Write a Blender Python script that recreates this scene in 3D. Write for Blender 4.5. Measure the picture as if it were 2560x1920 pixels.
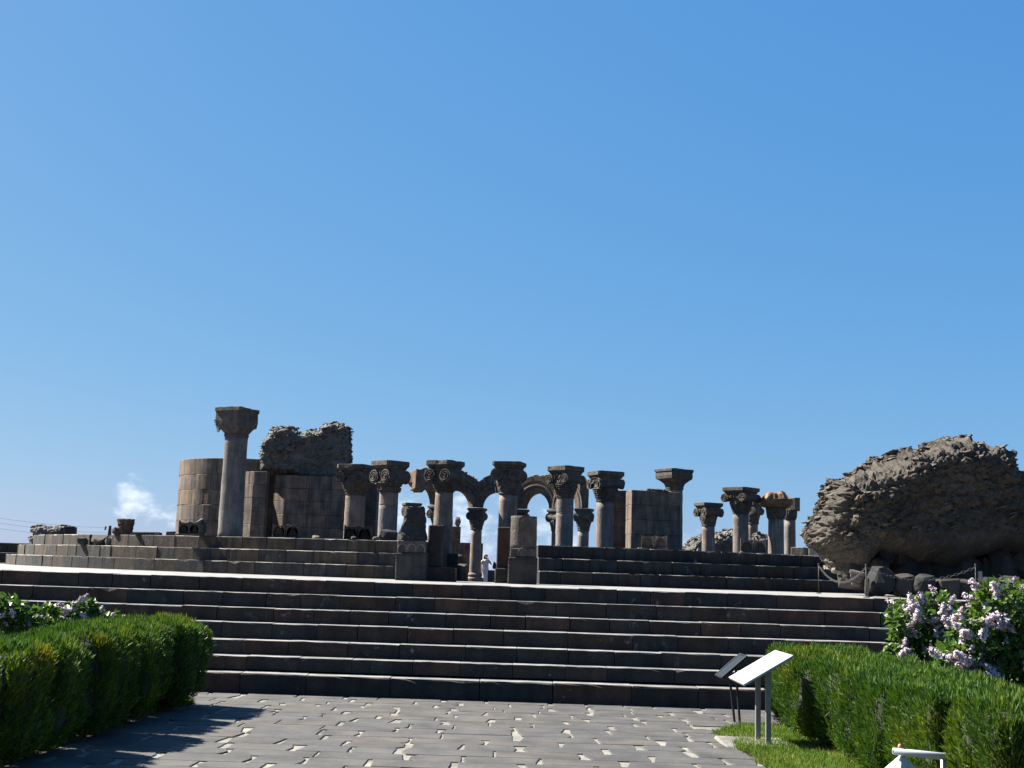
import bpy, bmesh, math, random
import numpy as np
from mathutils import Vector, Matrix, noise as mn

for o in list(bpy.data.objects): bpy.data.objects.remove(o)
scene = bpy.context.scene
C = scene.collection
R = math.radians
rng = random.Random(7)
nrg = np.random.default_rng(7)

# ------------------------------------------------------------------ camera
FPX = 3066.0; EYE = 1.85; PITCH = math.atan(470/FPX); ROLL = R(1.85)
FWD = Vector((0, math.cos(PITCH), math.sin(PITCH)))
UP0 = Vector((0, -math.sin(PITCH), math.cos(PITCH))); RT0 = Vector((1, 0, 0))
RGT = RT0*math.cos(ROLL) + UP0*math.sin(ROLL)
UPV = -RT0*math.sin(ROLL) + UP0*math.cos(ROLL)
cam = bpy.data.cameras.new('camera'); camo = bpy.data.objects.new('camera', cam); C.objects.link(camo)
M = Matrix((RGT, UPV, -FWD)).transposed().to_4x4(); M.translation = (0, 0, EYE)
camo.matrix_world = M
cam.sensor_width = 36; cam.lens = FPX/2560*36; cam.clip_end = 20000; cam.clip_start = .05
scene.camera = camo

# ------------------------------------------------------------------ light
SUN_EL = 44.0; SUN_BACK = 25.0        # the sun stands to the left, 28 degrees behind the facade plane
sdir = Vector((-math.cos(R(SUN_BACK))*math.cos(R(SUN_EL)), math.sin(R(SUN_BACK))*math.cos(R(SUN_EL)), math.sin(R(SUN_EL))))
sl = bpy.data.lights.new('sun', 'SUN'); sl.energy = 5.0; sl.angle = R(.53); sl.color = (1, .94, .84)
so = bpy.data.objects.new('sun', sl); C.objects.link(so); so.rotation_euler = sdir.to_track_quat('Z', 'Y').to_euler()
so.location = (-30, 10, 40)

world = bpy.data.worlds.new('World'); scene.world = world; world.use_nodes = True
wn = world.node_tree.nodes; wl = world.node_tree.links
for n in list(wn): wn.remove(n)
def wnode(t, **kw):
    n = wn.new(t)
    for k, v in kw.items(): setattr(n, k, v)
    return n
SKY_STR = 0.05
EXPO = 2.0
out = wnode('ShaderNodeOutputWorld'); bg = wnode('ShaderNodeBackground'); bg.inputs[1].default_value = SKY_STR
sky = wnode('ShaderNodeTexSky', sky_type='NISHITA', sun_disc=False, sun_elevation=R(SUN_EL),
            sun_rotation=math.atan2(sdir.x, sdir.y), altitude=900, air_density=.9, dust_density=1.2, ozone_density=9)
def wmath(op, a, b=None, c=None):
    n = wnode('ShaderNodeMath', operation=op)
    for i, x in enumerate((a, b, c)):
        if x is None: continue
        if isinstance(x, (int, float)): n.inputs[i].default_value = x
        else: wl.new(x, n.inputs[i])
    return n.outputs[0]
tc = wnode('ShaderNodeTexCoord'); sx = wnode('ShaderNodeSeparateXYZ'); wl.new(tc.outputs['Generated'], sx.inputs[0])
az = wmath('ARCTAN2', sx.outputs[0], sx.outputs[1]); el = wmath('ARCSINE', sx.outputs[2])
cmb = wnode('ShaderNodeCombineXYZ'); wl.new(az, cmb.inputs[0]); wl.new(wmath('MULTIPLY', el, 1.5), cmb.inputs[1])
nz = wnode('ShaderNodeTexNoise'); nz.inputs['Scale'].default_value = 42; nz.inputs['Detail'].default_value = 9; nz.inputs['Roughness'].default_value = .58
wl.new(cmb.outputs[0], nz.inputs['Vector'])
CLOUDS = [(-.293, .046, .020, .015), (-.270, .036, .020, .012), (-.05, .022, .07, .045), (-.09, .04, .03, .025), (.02, .015, .05, .035),
          (.148, .027, .012, .009), (.7, .035, .08, .03), (1.25, .05, .12, .035), (1.9, .04, .09, .03), (2.6, .05, .15, .04),
          (-.8, .035, .1, .03), (-1.3, .05, .08, .03), (-2.0, .04, .12, .03), (-2.7, .045, .1, .04)]
acc = None
for (a0, e0, wa, we) in CLOUDS:
    dx = wmath('DIVIDE', wmath('SUBTRACT', az, a0), wa); dy = wmath('DIVIDE', wmath('SUBTRACT', el, e0), we)
    d = wmath('SQRT', wmath('ADD', wmath('MULTIPLY', dx, dx), wmath('MULTIPLY', dy, dy)))
    m_ = wmath('SUBTRACT', 1.0, d)
    acc = m_ if acc is None else wmath('MAXIMUM', acc, m_)
dens = wmath('ADD', wmath('MULTIPLY', acc, .55), wmath('MULTIPLY', wmath('SUBTRACT', nz.outputs[0], .5), 2.1))
mr = wnode('ShaderNodeMapRange', interpolation_type='SMOOTHSTEP'); wl.new(dens, mr.inputs[0])
mr.inputs[1].default_value = .0; mr.inputs[2].default_value = .75; mr.inputs[3].default_value = 0; mr.inputs[4].default_value = .44
cm = wmath('MULTIPLY', mr.outputs[0], wmath('GREATER_THAN', acc, -1.2))
mix = wnode('ShaderNodeMix', data_type='RGBA'); wl.new(cm, mix.inputs[0]); 
tint = wnode('ShaderNodeMix', data_type='RGBA', blend_type='MULTIPLY'); tint.inputs[0].default_value = 1; wl.new(sky.outputs[0], tint.inputs[6]); tint.inputs[7].default_value = (1.0, 1.2, 1.15, 1)   # the camera's white balance
# the phone's tone curve, one power per channel for the whole sky
sep = wnode('ShaderNodeSeparateColor'); wl.new(tint.outputs[2], sep.inputs[0]); cmbc = wnode('ShaderNodeCombineColor')
for i, (kk, gg) in enumerate(((.70, .84), (.61, .47), (.79, .18))):
    wl.new(wmath('MULTIPLY', wmath('POWER', wmath('MULTIPLY', sep.outputs[i], .14), gg), kk/(SKY_STR*2**EXPO)), cmbc.inputs[i])
wl.new(cmbc.outputs[0], mix.inputs[6])
mix.inputs[7].default_value = (8.2, 8.2, 8.3, 1)
wl.new(mix.outputs[2], bg.inputs[0]); wl.new(bg.outputs[0], out.inputs[0])

vs = scene.view_settings; vs.view_transform = 'Standard'; vs.look = 'None'; vs.gamma = 1; vs.use_curve_mapping = False; vs.exposure = EXPO

# ------------------------------------------------------------------ helpers
def at(u, v, Y):
    """point of the place seen at photo pixel (u, v) and standing Y metres ahead"""
    d = FWD + RGT*((u-1280)/FPX) - UPV*((v-960)/FPX)
    return Vector((0, 0, EYE)) + d*(Y/d.y)
def px(n, Y): return n*Y/FPX
ORG = {}
def link(o, parent=None):
    C.objects.link(o)
    if parent is not None: o.parent = parent
    return o
def thing(name, label, cat, loc, group=None):
    o = bpy.data.objects.new(name, None); o.empty_display_size = .2; link(o); o.location = loc; ORG[o] = Vector(loc)
    o['label'] = label; o['category'] = cat; o['kind'] = 'thing'
    if group: o['group'] = group
    return o
def tag(o, label, cat, group=None):
    o['label'] = label; o['category'] = cat; o['kind'] = 'thing'
    if group: o['group'] = group
    return o
def mesh(verts, faces, smooth=False, mats=None):
    me = bpy.data.meshes.new('m'); me.from_pydata([tuple(v) for v in verts], [], faces)
    if mats is not None: me.polygons.foreach_set('material_index', mats)
    if smooth: me.polygons.foreach_set('use_smooth', [True]*len(me.polygons))
    me.update(); return me
def part(name, me, mat, parent=None, loc=None, rot=None, scale=None):
    """me is in local coordinates; loc is a WORLD position (axis aligned parents)"""
    o = bpy.data.objects.new(name, me); link(o, parent)
    for m in (mat if isinstance(mat, (list, tuple)) else [mat]):
        if len(me.materials) < (len(mat) if isinstance(mat, (list, tuple)) else 1): me.materials.append(m)
    base = ORG.get(parent, Vector((0, 0, 0))) if parent is not None else Vector((0, 0, 0))
    w = Vector(loc) if loc is not None else base
    o.location = w - base; ORG[o] = w
    if rot is not None: o.rotation_euler = rot
    if scale is not None: o.scale = scale
    return o
def join(lst):
    """join several (verts, faces) lists"""
    V = []; F = []
    for v, f in lst:
        k = len(V); V += list(v); F += [tuple(i+k for i in g) for g in f]
    return V, F
def box(x0, x1, y0, y1, z0, z1):
    v = [(x0,y0,z0),(x1,y0,z0),(x1,y1,z0),(x0,y1,z0),(x0,y0,z1),(x1,y0,z1),(x1,y1,z1),(x0,y1,z1)]
    return v, [(3,2,1,0),(4,5,6,7),(0,1,5,4),(1,2,6,5),(2,3,7,6),(3,0,4,7)]
def xf(vf, m): return [m @ Vector(v) for v in vf[0]], vf[1]
def rotz(a): return Matrix.Rotation(a, 4, 'Z')
def loft(rings, cap=True, closed=True):
    n = len(rings[0]); V = [v for r in rings for v in r]; F = []
    for i in range(len(rings)-1):
        for j in range(n if closed else n-1):
            k = (j+1) % n
            F.append((i*n+j, i*n+k, (i+1)*n+k, (i+1)*n+j))
    if cap: F += [tuple(range(n-1, -1, -1)), tuple((len(rings)-1)*n+j for j in range(n))]
    return V, F
def circ(r, z, n=32, cx=0, cy=0): return [(cx+r*math.cos(2*math.pi*j/n), cy+r*math.sin(2*math.pi*j/n), z) for j in range(n)]
def lathe(prof, n=32): return loft([circ(r, z, n) for r, z in prof])
def sq(s, z, n=32, t=1.0, sy=None):
    """ring of n points between circle (t=0) and square (t=1) of half side s"""
    pts = []
    for j in range(n):
        a = 2*math.pi*(j+.5)/n; c, si = math.cos(a), math.sin(a); k = 1/max(abs(c), abs(si))
        k = 1*(1-t)+k*t; pts.append((c*k*s, si*k*(sy or s), z))
    return pts
def tube(pts, r, n=8, r2=None):
    pts = [Vector(p) for p in pts]; rings = []
    for i, p in enumerate(pts):
        d = (pts[min(i+1, len(pts)-1)]-pts[max(i-1, 0)]).normalized()
        a = d.cross(Vector((0, 0, 1)));  a = a if a.length > .01 else d.cross(Vector((1, 0, 0)))
        a.normalize(); b = d.cross(a)
        rr = r if r2 is None else r+(r2-r)*i/(len(pts)-1)
        rings.append([p+a*rr*math.cos(2*math.pi*j/n)+b*rr*math.sin(2*math.pi*j/n) for j in range(n)])
    return loft(rings)
def cbox(lx, ly, lz, b, jit=0, rg=rng):
    """bevelled, slightly irregular block, centred in x and y, standing on z=0"""
    V = []; hx, hy = lx/2, ly/2
    J = lambda: rg.uniform(-jit, jit)
    for sx_ in (-1, 1):
        for sy_ in (-1, 1):
            for z0, sz in ((0, 1), (lz, -1)):
                jx, jy, jz = J(), J(), J()
                V += [(sx_*hx+jx, sy_*(hy-b)+jy, z0+sz*b+jz), (sx_*(hx-b)+jx, sy_*hy+jy, z0+sz*b+jz), (sx_*(hx-b)+jx, sy_*(hy-b)+jy, z0+jz)]
    bm = bmesh.new(); vv = [bm.verts.new(v) for v in V]
    bmesh.ops.convex_hull(bm, input=vv); bmesh.ops.recalc_face_normals(bm, faces=bm.faces)
    bm.verts.index_update()
    r_ = [v.co.copy() for v in bm.verts], [tuple(v.index for v in f.verts) for f in bm.faces]
    bm.free(); return r_
def rock(sx_, sy_, sz_, seed, n=26, flat=.0):
    """irregular faceted stone: hull of random points, standing on z=0"""
    rg = random.Random(seed); bm = bmesh.new()
    for i in range(n):
        v = Vector((rg.gauss(0, 1), rg.gauss(0, 1), rg.gauss(0, 1))).normalized()
        m = max(abs(v.x), abs(v.y), abs(v.z)); v = v*(1-flat)+v/m*flat
        v *= rg.uniform(.85, 1.05); bm.verts.new((v.x*sx_/2, v.y*sy_/2, v.z*sz_/2))
    bmesh.ops.convex_hull(bm, input=list(bm.verts)); 
    for v in [v for v in bm.verts if not v.link_faces]: bm.verts.remove(v)
    bmesh.ops.recalc_face_normals(bm, faces=bm.faces); bm.verts.index_update()
    zmin = min(v.co.z for v in bm.verts)
    r_ = [v.co-Vector((0, 0, zmin)) for v in bm.verts], [tuple(v.index for v in f.verts) for f in bm.faces]
    bm.free(); return r_
def step_block(lx, ly, lz, bev, chip, rg, nst=7):
    """swept block: front face at y=0, worn chipped upper front edge, tread and edge in slot 1"""
    V = []; F = []; mi = []
    xs = [-lx/2, -lx/2+bev*.6] + [-lx/2+bev*.6+(lx-bev*1.2)*(i+1)/(nst-3) for i in range(nst-4)] + [lx/2-bev*.6, lx/2]
    off = rg.uniform(-.006, .006)
    for i, x in enumerate(xs):
        e = bev*.6 if i in (0, nst-1) else 0
        c1 = bev*rg.uniform(.7, 1.3)+(chip*rg.random()**2 if rg.random() < .35 else 0); c2 = bev*rg.uniform(.7, 1.3)+(chip*.8*rg.random()**2 if rg.random() < .35 else 0)
        w = rg.uniform(-.003, .003)
        V += [(x, ly, 0), (x, e+off, e*.3), (x, e+off+w, lz-c1-e), (x, c2+off+e, lz-e*.6+w), (x, ly, lz-e*.3)]
    for i in range(len(xs)-1):
        for j in range(5):
            k = (j+1) % 5
            F.append((i*5+j, (i+1)*5+j, (i+1)*5+k, i*5+k)); mi.append(1 if j == 3 or (j == 2 and bev < .013 and chip < .03) else 0)  # slot one paints tread tops and unchipped edges paler, as if sunlit
    F.append((4, 3, 2, 1, 0)); mi.append(0); b0 = (len(xs)-1)*5; F.append(tuple(b0+j for j in range(5))); mi.append(0)
    F = [tuple(reversed(f)) for f in F]
    return mesh(V, F, mats=mi)
def fbm(p, s, o=4): return mn.fractal(Vector(p)*s, 1.0, 2.0, o)

# ------------------------------------------------------------------ materials
def ramp(nt, fac, cols, interp='LINEAR'):
    n = nt.nodes.new('ShaderNodeValToRGB'); n.color_ramp.interpolation = interp
    el_ = n.color_ramp.elements
    while len(el_) < len(cols): el_.new(.5)
    for e, (p, c) in zip(el_, cols): e.position = p; e.color = (*c, 1)
    nt.links.new(fac, n.inputs[0]); return n.outputs[0]
def newmat(name):
    m = bpy.data.materials.new(name); m.use_nodes = True; return m, m.node_tree, m.node_tree.nodes['Principled BSDF']
def tnoise(nt, vec, s, d=5, r=.6):
    n = nt.nodes.new('ShaderNodeTexNoise'); n.inputs['Scale'].default_value = s; n.inputs['Detail'].default_value = d; n.inputs['Roughness'].default_value = r
    if vec is not None: nt.links.new(vec, n.inputs['Vector'])
    return n.outputs[0]
def mixc(nt, fac, a, b, mode='MIX'):
    n = nt.nodes.new('ShaderNodeMix'); n.data_type = 'RGBA'; n.blend_type = mode
    for i, x in ((0, fac), (6, a), (7, b)):
        if isinstance(x, (int, float)): n.inputs[i].default_value = x
        elif isinstance(x, tuple): n.inputs[i].default_value = (*x, 1)
        else: nt.links.new(x, n.inputs[i])
    return n.outputs[2]
def mrange(nt, v, a, b, c=0, d=1):
    n = nt.nodes.new('ShaderNodeMapRange'); nt.links.new(v, n.inputs[0])
    for i, x in enumerate((a, b, c, d)): n.inputs[i+1].default_value = x
    return n.outputs[0]
def coords(nt, world=True, scale=None):
    if world:
        n = nt.nodes.new('ShaderNodeNewGeometry'); v = n.outputs['Position']
    else:
        n = nt.nodes.new('ShaderNodeTexCoord'); v = n.outputs['Object']
    if scale:
        m = nt.nodes.new('ShaderNodeMapping'); m.inputs['Scale'].default_value = scale; nt.links.new(v, m.inputs[0]); v = m.outputs[0]
    return v
def stone(name, cols, rough=.85, nscale=3.0, bump=.5, fine=40, lime=0.0, lichen=0.0, streak=.35, bdist=.02):
    m, nt, b = newmat(name); L = nt.links
    p = coords(nt); oi = nt.nodes.new('ShaderNodeObjectInfo')
    k = len(cols); base = ramp(nt, oi.outputs['Random'], [((i+.0)/k, c) for i, c in enumerate(cols)], 'CONSTANT')
    n1 = tnoise(nt, p, nscale, 6, .65); n2 = tnoise(nt, p, fine, 4, .7)
    base = mixc(nt, 1.0, base, ramp(nt, n1, [(.25, (.45,.45,.47)), (.5, (.95,.95,.95)), (.75, (1.55,1.5,1.42))]), 'MULTIPLY')
    base = mixc(nt, .6, base, ramp(nt, n2, [(.3, (.55,.55,.55)), (.7, (1.4,1.4,1.4))]), 'MULTIPLY')
    if streak:
        n3 = tnoise(nt, coords(nt, True, (5, 5, .6)), 1.6, 4, .6)
        base = mixc(nt, streak, base, ramp(nt, n3, [(.35, (.35,.35,.37)), (.6, (1.2,1.17,1.12))]), 'MULTIPLY')
    if lime:
        n4 = tnoise(nt, coords(nt, True, (1, 1, .8)), 5.5, 7, .7); n5 = tnoise(nt, p, .35, 2, .5)
        f = nt.nodes.new('ShaderNodeMath'); f.operation = 'MULTIPLY'
        L.new(mrange(nt, n4, .60, .72, 0, lime), f.inputs[0]); L.new(mrange(nt, n5, .48, .62), f.inputs[1])
        base = mixc(nt, f.outputs[0], base, (.42, .43, .44))
    if lichen:
        n6 = tnoise(nt, p, 4.5, 6, .65)
        base = mixc(nt, mrange(nt, n6, .56, .70, 0, lichen), base, (.30, .17, .055))
    L.new(base, b.inputs['Base Color']); b.inputs['Roughness'].default_value = rough
    b.inputs['Specular IOR Level'].default_value = .3
    bp = nt.nodes.new('ShaderNodeBump'); bp.inputs['Strength'].default_value = bump; bp.inputs['Distance'].default_value = bdist
    L.new(tnoise(nt, p, fine*.45, 6, .7), bp.inputs['Height']); L.new(bp.outputs[0], b.inputs['Normal'])
    return m
MS = {}
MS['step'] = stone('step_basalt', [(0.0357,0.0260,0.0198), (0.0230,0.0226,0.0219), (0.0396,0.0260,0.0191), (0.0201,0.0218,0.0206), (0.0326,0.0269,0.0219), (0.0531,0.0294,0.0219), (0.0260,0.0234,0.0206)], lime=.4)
MS['tread'] = stone('worn_sunlit_tread', [(0.1720,0.1653,0.1555), (0.1919,0.1852,0.1754), (0.1653,0.1587,0.1489), (0.2050,0.1986,0.1885)], rough=.6, bump=.3, streak=0)  # worn stone, paled further so the colour carries the sun's sheen
MS['terrace'] = stone('bleached_sunlit_terrace', [(.2160,.2088,.1980)], rough=.6, bump=.3, streak=0)  # same for the terrace top: sun glare put into the pale colour
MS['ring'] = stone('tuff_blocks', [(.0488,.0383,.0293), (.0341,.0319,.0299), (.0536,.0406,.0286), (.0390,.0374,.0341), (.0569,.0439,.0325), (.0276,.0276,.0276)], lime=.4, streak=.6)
MS['ringt'] = stone('tuff_sunlit_edge', [(.1920,.1792,.1600), (.2304,.2112,.1856)], streak=0)  # sun-caught rim of the courses, painted as paler tops and bevels
MS['ringd'] = stone('darker_blocks', [(.020,.021,.022), (.016,.020,.023), (.026,.022,.020), (.014,.017,.019)], lime=.35, streak=.6)  # darker stone colour for the sector right of the entrance
MS['col'] = stone('column_tuff', [(0.1529,0.1229,0.1059), (0.1405,0.1212,0.1115), (0.1653,0.1295,0.1075), (0.1281,0.1148,0.1092)], nscale=2, bump=.6, streak=.5)
MS['cap'] = stone('carved_tuff', [(.0701,.0608,.0538), (.0608,.0561,.0514), (.0772,.0654,.0538)], nscale=6, bump=1.0, lichen=.25, bdist=.03)
MS['wall'] = stone('ashlar_tuff', [(0.1289,0.0976,0.0741), (0.1118,0.0891,0.0724), (0.1362,0.1012,0.0754), (0.1021,0.0827,0.0697), (0.1435,0.1044,0.0766), (0.1241,0.0906,0.0710)], streak=.7)
MS['arch'] = stone('arch_tuff', [(.0900,.0648,.0528), (.0810,.0648,.0552), (.0990,.0690,.0528)], lichen=.2, streak=.5)
MS['lichen'] = stone('lichened_tuff', [(.1600,.0960,.0560), (.1280,.0840,.0600)], lichen=.7)
MS['rubble'] = stone('rubble_core', [(0.0987,0.0911,0.0821)], nscale=2.2, bump=1.0, fine=26, lichen=.45, streak=0, bdist=.05)
MS['boulder'] = stone('conglomerate', [(0.0521,0.0456,0.0379)], nscale=1.3, bump=1.0, fine=22, lichen=.22, streak=0, bdist=.05)
MS['bshard'] = stone('conglomerate_stones', [(0.0773,0.0677,0.0562)], nscale=5, bump=.7, fine=30, lichen=.3, streak=0)
MS['shard'] = stone('rubble_shards', [(.0871,.0781,.0660), (.0739,.0686,.0623)], nscale=5, bump=.7, fine=30, lichen=.35, streak=0)
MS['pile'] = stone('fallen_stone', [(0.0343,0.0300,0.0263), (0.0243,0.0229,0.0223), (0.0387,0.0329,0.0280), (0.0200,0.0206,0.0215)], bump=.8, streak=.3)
MS['slab'] = stone('paving_basalt', [(0.0553,0.0536,0.0508), (0.0572,0.0547,0.0511), (0.0527,0.0516,0.0497), (0.0580,0.0552,0.0511), (0.0543,0.0526,0.0496), (0.0553,0.0530,0.0503), (0.0519,0.0508,0.0487), (0.0614,0.0552,0.0490)], rough=.75, nscale=2, bump=.35, streak=0, fine=55, bdist=.01)
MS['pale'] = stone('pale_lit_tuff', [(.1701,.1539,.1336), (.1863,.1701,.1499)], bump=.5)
def flat(name, col, rough=.5, metal=0, nv=.15, spec=.5):
    m, nt, b = newmat(name)
    n1 = tnoise(nt, coords(nt, False), 8, 5, .6)
    c = mixc(nt, 1, col, ramp(nt, n1, [(.3, (1-nv,)*3), (.7, (1+nv,)*3)]), 'MULTIPLY')
    nt.links.new(c, b.inputs['Base Color']); b.inputs['Roughness'].default_value = rough; b.inputs['Metallic'].default_value = metal
    b.inputs['Specular IOR Level'].default_value = spec
    return m
MS['mortar'] = stone('pale_mortar', [(0.1596,0.1526,0.1306)], nscale=3, bump=.5, streak=0)
MS['earth'] = stone('dry_earth', [(.0784,.0612,.0416)], nscale=1.2, bump=.8, fine=14, streak=0)
MS['steel'] = flat('grey_steel', (.1760,.1760,.1760), .5, .4)
MS['iron'] = flat('dull_iron', (.035,.035,.038), .7, .2)
MS['black'] = flat('black_metal', (.015,.016,.018), .4, .3)
MS['white'] = flat('white_panel', (.40,.405,.41), .3, 0, .05)
MS['whitem'] = flat('white_paint', (.3375,.3600,.3750), .4, 0, .06)
MS['glass'] = flat('dark_glossy_panel', (.010,.016,.026), .6, 0, .2, .1)
MS['rust'] = flat('red_cap', (.35,.10,.07), .5)
MS['wire'] = flat('wire', (.05,.05,.055), .6)
MS['wood'] = flat('pole_wood', (.07,.045,.03), .8)
MS['skin'] = flat('skin', (.42,.27,.20), .55, 0, .05)
MS['hair'] = flat('dark_hair', (.02,.014,.012), .5)
MS['dress'] = flat('white_dress', (.4250,.4250,.4590), .8, 0, .05)
MS['bark'] = flat('bark', (.06,.042,.03), .9, 0, .4)
def leafmat(name, c1, c2, c3, trans=.35, scale=1.2, rough=.55, yel=None):
    m, nt, b = newmat(name); L = nt.links
    p = coords(nt); n1 = tnoise(nt, p, scale, 3, .6); n2 = tnoise(nt, p, 30, 3, .7)
    c = ramp(nt, n1, [(.3, c1), (.52, c2), (.72, c3)])
    c = mixc(nt, .8, c, ramp(nt, n2, [(.3, (.5,.55,.5)), (.7, (1.5,1.45,1.3))]), 'MULTIPLY')
    if yel: c = mixc(nt, mrange(nt, tnoise(nt, p, .9, 2, .5), .60, .72, 0, .8), c, yel)
    L.new(c, b.inputs['Base Color']); b.inputs['Roughness'].default_value = rough; b.inputs['Specular IOR Level'].default_value = .25
    t = nt.nodes.new('ShaderNodeBsdfTranslucent'); L.new(mixc(nt, 1, c, (1.2,1.25,.6), 'MULTIPLY'), t.inputs[0])
    ms = nt.nodes.new('ShaderNodeMixShader'); ms.inputs[0].default_value = trans
    L.new(b.outputs[0], ms.inputs[1]); L.new(t.outputs[0], ms.inputs[2]); L.new(ms.outputs[0], nt.nodes['Material Output'].inputs[0])
    return m
MS['thuja'] = leafmat('thuja_green', (.026,.064,.010), (.048,.098,.012), (.100,.138,.013), .26, 2.2, yel=(.18,.165,.010))
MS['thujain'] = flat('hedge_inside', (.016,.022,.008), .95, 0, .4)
MS['grass'] = leafmat('grass_green', (.055,.105,.016), (.085,.14,.02), (.135,.15,.04), .35, 2.5)
MS['drygrass'] = leafmat('dry_grass', (.1125,.1050,.0375), (.0675,.0900,.0188), (.1650,.1350,.0638), .3, 4)
MS['lleaf'] = leafmat('lilac_leaf', (.045,.095,.022), (.062,.12,.028), (.095,.15,.035), .3, 3, .4)
MS['lilac'] = flat('lilac_petal', (.45,.365,.40), .7, 0, .3)
# ================================================================== setting
Y0 = 18.2                                   # foot of the stairs
def gz(y): return max(0.0, (Y0-y))*.0147    # the path falls gently towards the stairs
def sheet(name, pts, mat, nx=1, kind='structure'):
    me = mesh(pts, [tuple(range(len(pts)))]); o = part(name, me, mat); o['kind'] = kind; return o
gv = []; gf = []
ys = [-60, 0, 6, 10, 14, Y0, 90, 300, 1500, 9000]; xs_ = [-6000, -300, -40, -8, 8, 40, 300, 6000]
for y in ys:
    for x in xs_: gv.append((x, y, gz(y)-.05))
for i in range(len(ys)-1):
    for j in range(len(xs_)-1):
        k = i*len(xs_)+j; gf.append((k, k+1, k+1+len(xs_), k+len(xs_)))
g = part('ground', mesh(gv, gf), MS['earth']); g['kind'] = 'structure'
# ---- paving: bed, then every slab with its ragged ends
PXL, PXR = -4.15, 2.55
bedv = [(PXL, 8, gz(8)-.012), (PXR, 8, gz(8)-.012), (PXR, 15.35, gz(15.35)-.012), (12, 15.6, gz(15.6)-.012), (12, Y0+.1, -.012), (-12, Y0+.1, -.012), (-12, 17.1, gz(17.1)-.012), (PXL, 17.1, gz(17.1)-.012)]
pav = sheet('paving', bedv, MS['mortar'])
def slab_mesh(w, d, rg):
    """flat stone with ragged short ends; local centre, top at z=0"""
    def end(sgn):
        pts = []; m = rg.random(); n = 4; k_ = rg.uniform(.02, .075); c_ = rg.choice((0, 0, 4))
        for i in range(n+1):
            t = i/n
            if m < .52: e = rg.uniform(0, .012)
            elif m < .68: e = (t if rg.random() < 2 else 1)*k_ + rg.uniform(0, .008)
            elif m < .80: e = (1-t)*k_ + rg.uniform(0, .008)
            elif m < .90: e = abs(t-.5)*k_*1.6 + rg.uniform(0, .006)
            else: e = (k_*1.1 if i in (c_, n-c_) else 0) + rg.uniform(0, .01)
            pts.append((sgn*(w/2-e), -d/2+t*d))
        return pts
    r_ = end(1); l_ = end(-1)[::-1]
    poly = r_+l_; n = len(poly)
    b = .006; zt = rg.uniform(-.002, .003)
    cx = sum(p[0] for p in poly)/n
    V = [(x, y, -.03) for x, y in poly]+[(x, y, zt-b*.7) for x, y in poly]+[(x-math.copysign(b, x), y-math.copysign(b, y), zt) for x, y in poly]
    F = []
    for i in range(n):
        k = (i+1) % n; F += [(i, k, n+k, n+i), (n+i, n+k, 2*n+k, 2*n+i)]
    F.append(tuple(2*n+i for i in range(n)))
    return mesh(V, F)
rg = random.Random(21); y = Y0-.01; cnt = 0; slope = -math.atan(.0147)
while y > 9.7:
    d = rg.uniform(.36, .50)
    yc = y-d/2; x0, x1 = (PXL, PXR)
    if yc > 15.75: x0, x1 = PXL-(1.4 if yc > 17.1 else 0), 7.0
    x = x0-rg.uniform(0, .4)
    while x < x1:
        w = rg.uniform(.42, .92)
        a, b_ = max(x, x0), min(x+w, x1)
        if b_-a > .2:
            part('paving_slab', slab_mesh(b_-a-.012, d-.018, rg), MS['slab'], pav, ((a+b_)/2, yc, gz(yc)), (slope, 0, rg.uniform(-.008, .008))); cnt += 1
        x += w+(rg.uniform(.02, .06) if rg.random() < .42 else 0)
    y -= d
print('slabs', cnt)

# ---- lower stairs: seven straight steps of single stones
TV = [1697.8, 1659, 1617.8, 1575, 1537.7, 1499.7, 1463.2]      # tread edges seen at u=1180
DS = .38; stepz = [0]
for k, v in enumerate(TV): stepz.append(at(1180, v, Y0+DS*k).z)
stairs = thing('stone_stairs', 'wide flight of seven dark stone steps across the whole view', 'stairs', (0, Y0, 0))
rg = random.Random(5)
for k in range(7):
    z0, z1 = stepz[k], stepz[k+1]; x = -10.2+rg.uniform(0, .5)
    while x < 10.2:
        w = rg.choice([.62, .7, .78, .9, 1.0]) if k else rg.uniform(.9, 1.35)
        if k > 3: w *= .9
        chip = .085 if k < 2 else (.05 if rg.random() < .45 else .018)
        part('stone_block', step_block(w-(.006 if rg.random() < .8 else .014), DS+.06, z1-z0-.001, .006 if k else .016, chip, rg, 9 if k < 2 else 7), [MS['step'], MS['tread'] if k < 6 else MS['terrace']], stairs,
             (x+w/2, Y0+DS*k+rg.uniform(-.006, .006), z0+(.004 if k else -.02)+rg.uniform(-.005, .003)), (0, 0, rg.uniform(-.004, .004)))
        x += w
V, F = [], []
prof = [(Y0+.3, -.05)]
for k in range(7): prof += [(Y0+DS*k+.35, stepz[k]-.03 if k else -.05), (Y0+DS*k+.35, stepz[k+1]-.03)]
part('stair_core', mesh(*loft([[(-10.1, a, b) for a, b in prof]+[(-10.1, 22, -.05)], [(10.1, a, b) for a, b in prof]+[(10.1, 22, -.05)]])), MS['step'], stairs, (0, 0, 0))
ZT = stepz[7]
RC = Vector((0, 43.5, 0)); RAD = [16.27, 15.95, 15.65]; ZRING = 2.47; FLOOR = 1.07
def rp(r, th, z): return Vector((RC.x+r*math.sin(th), RC.y-r*math.cos(th), z))   # th from the front, positive to the right
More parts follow.
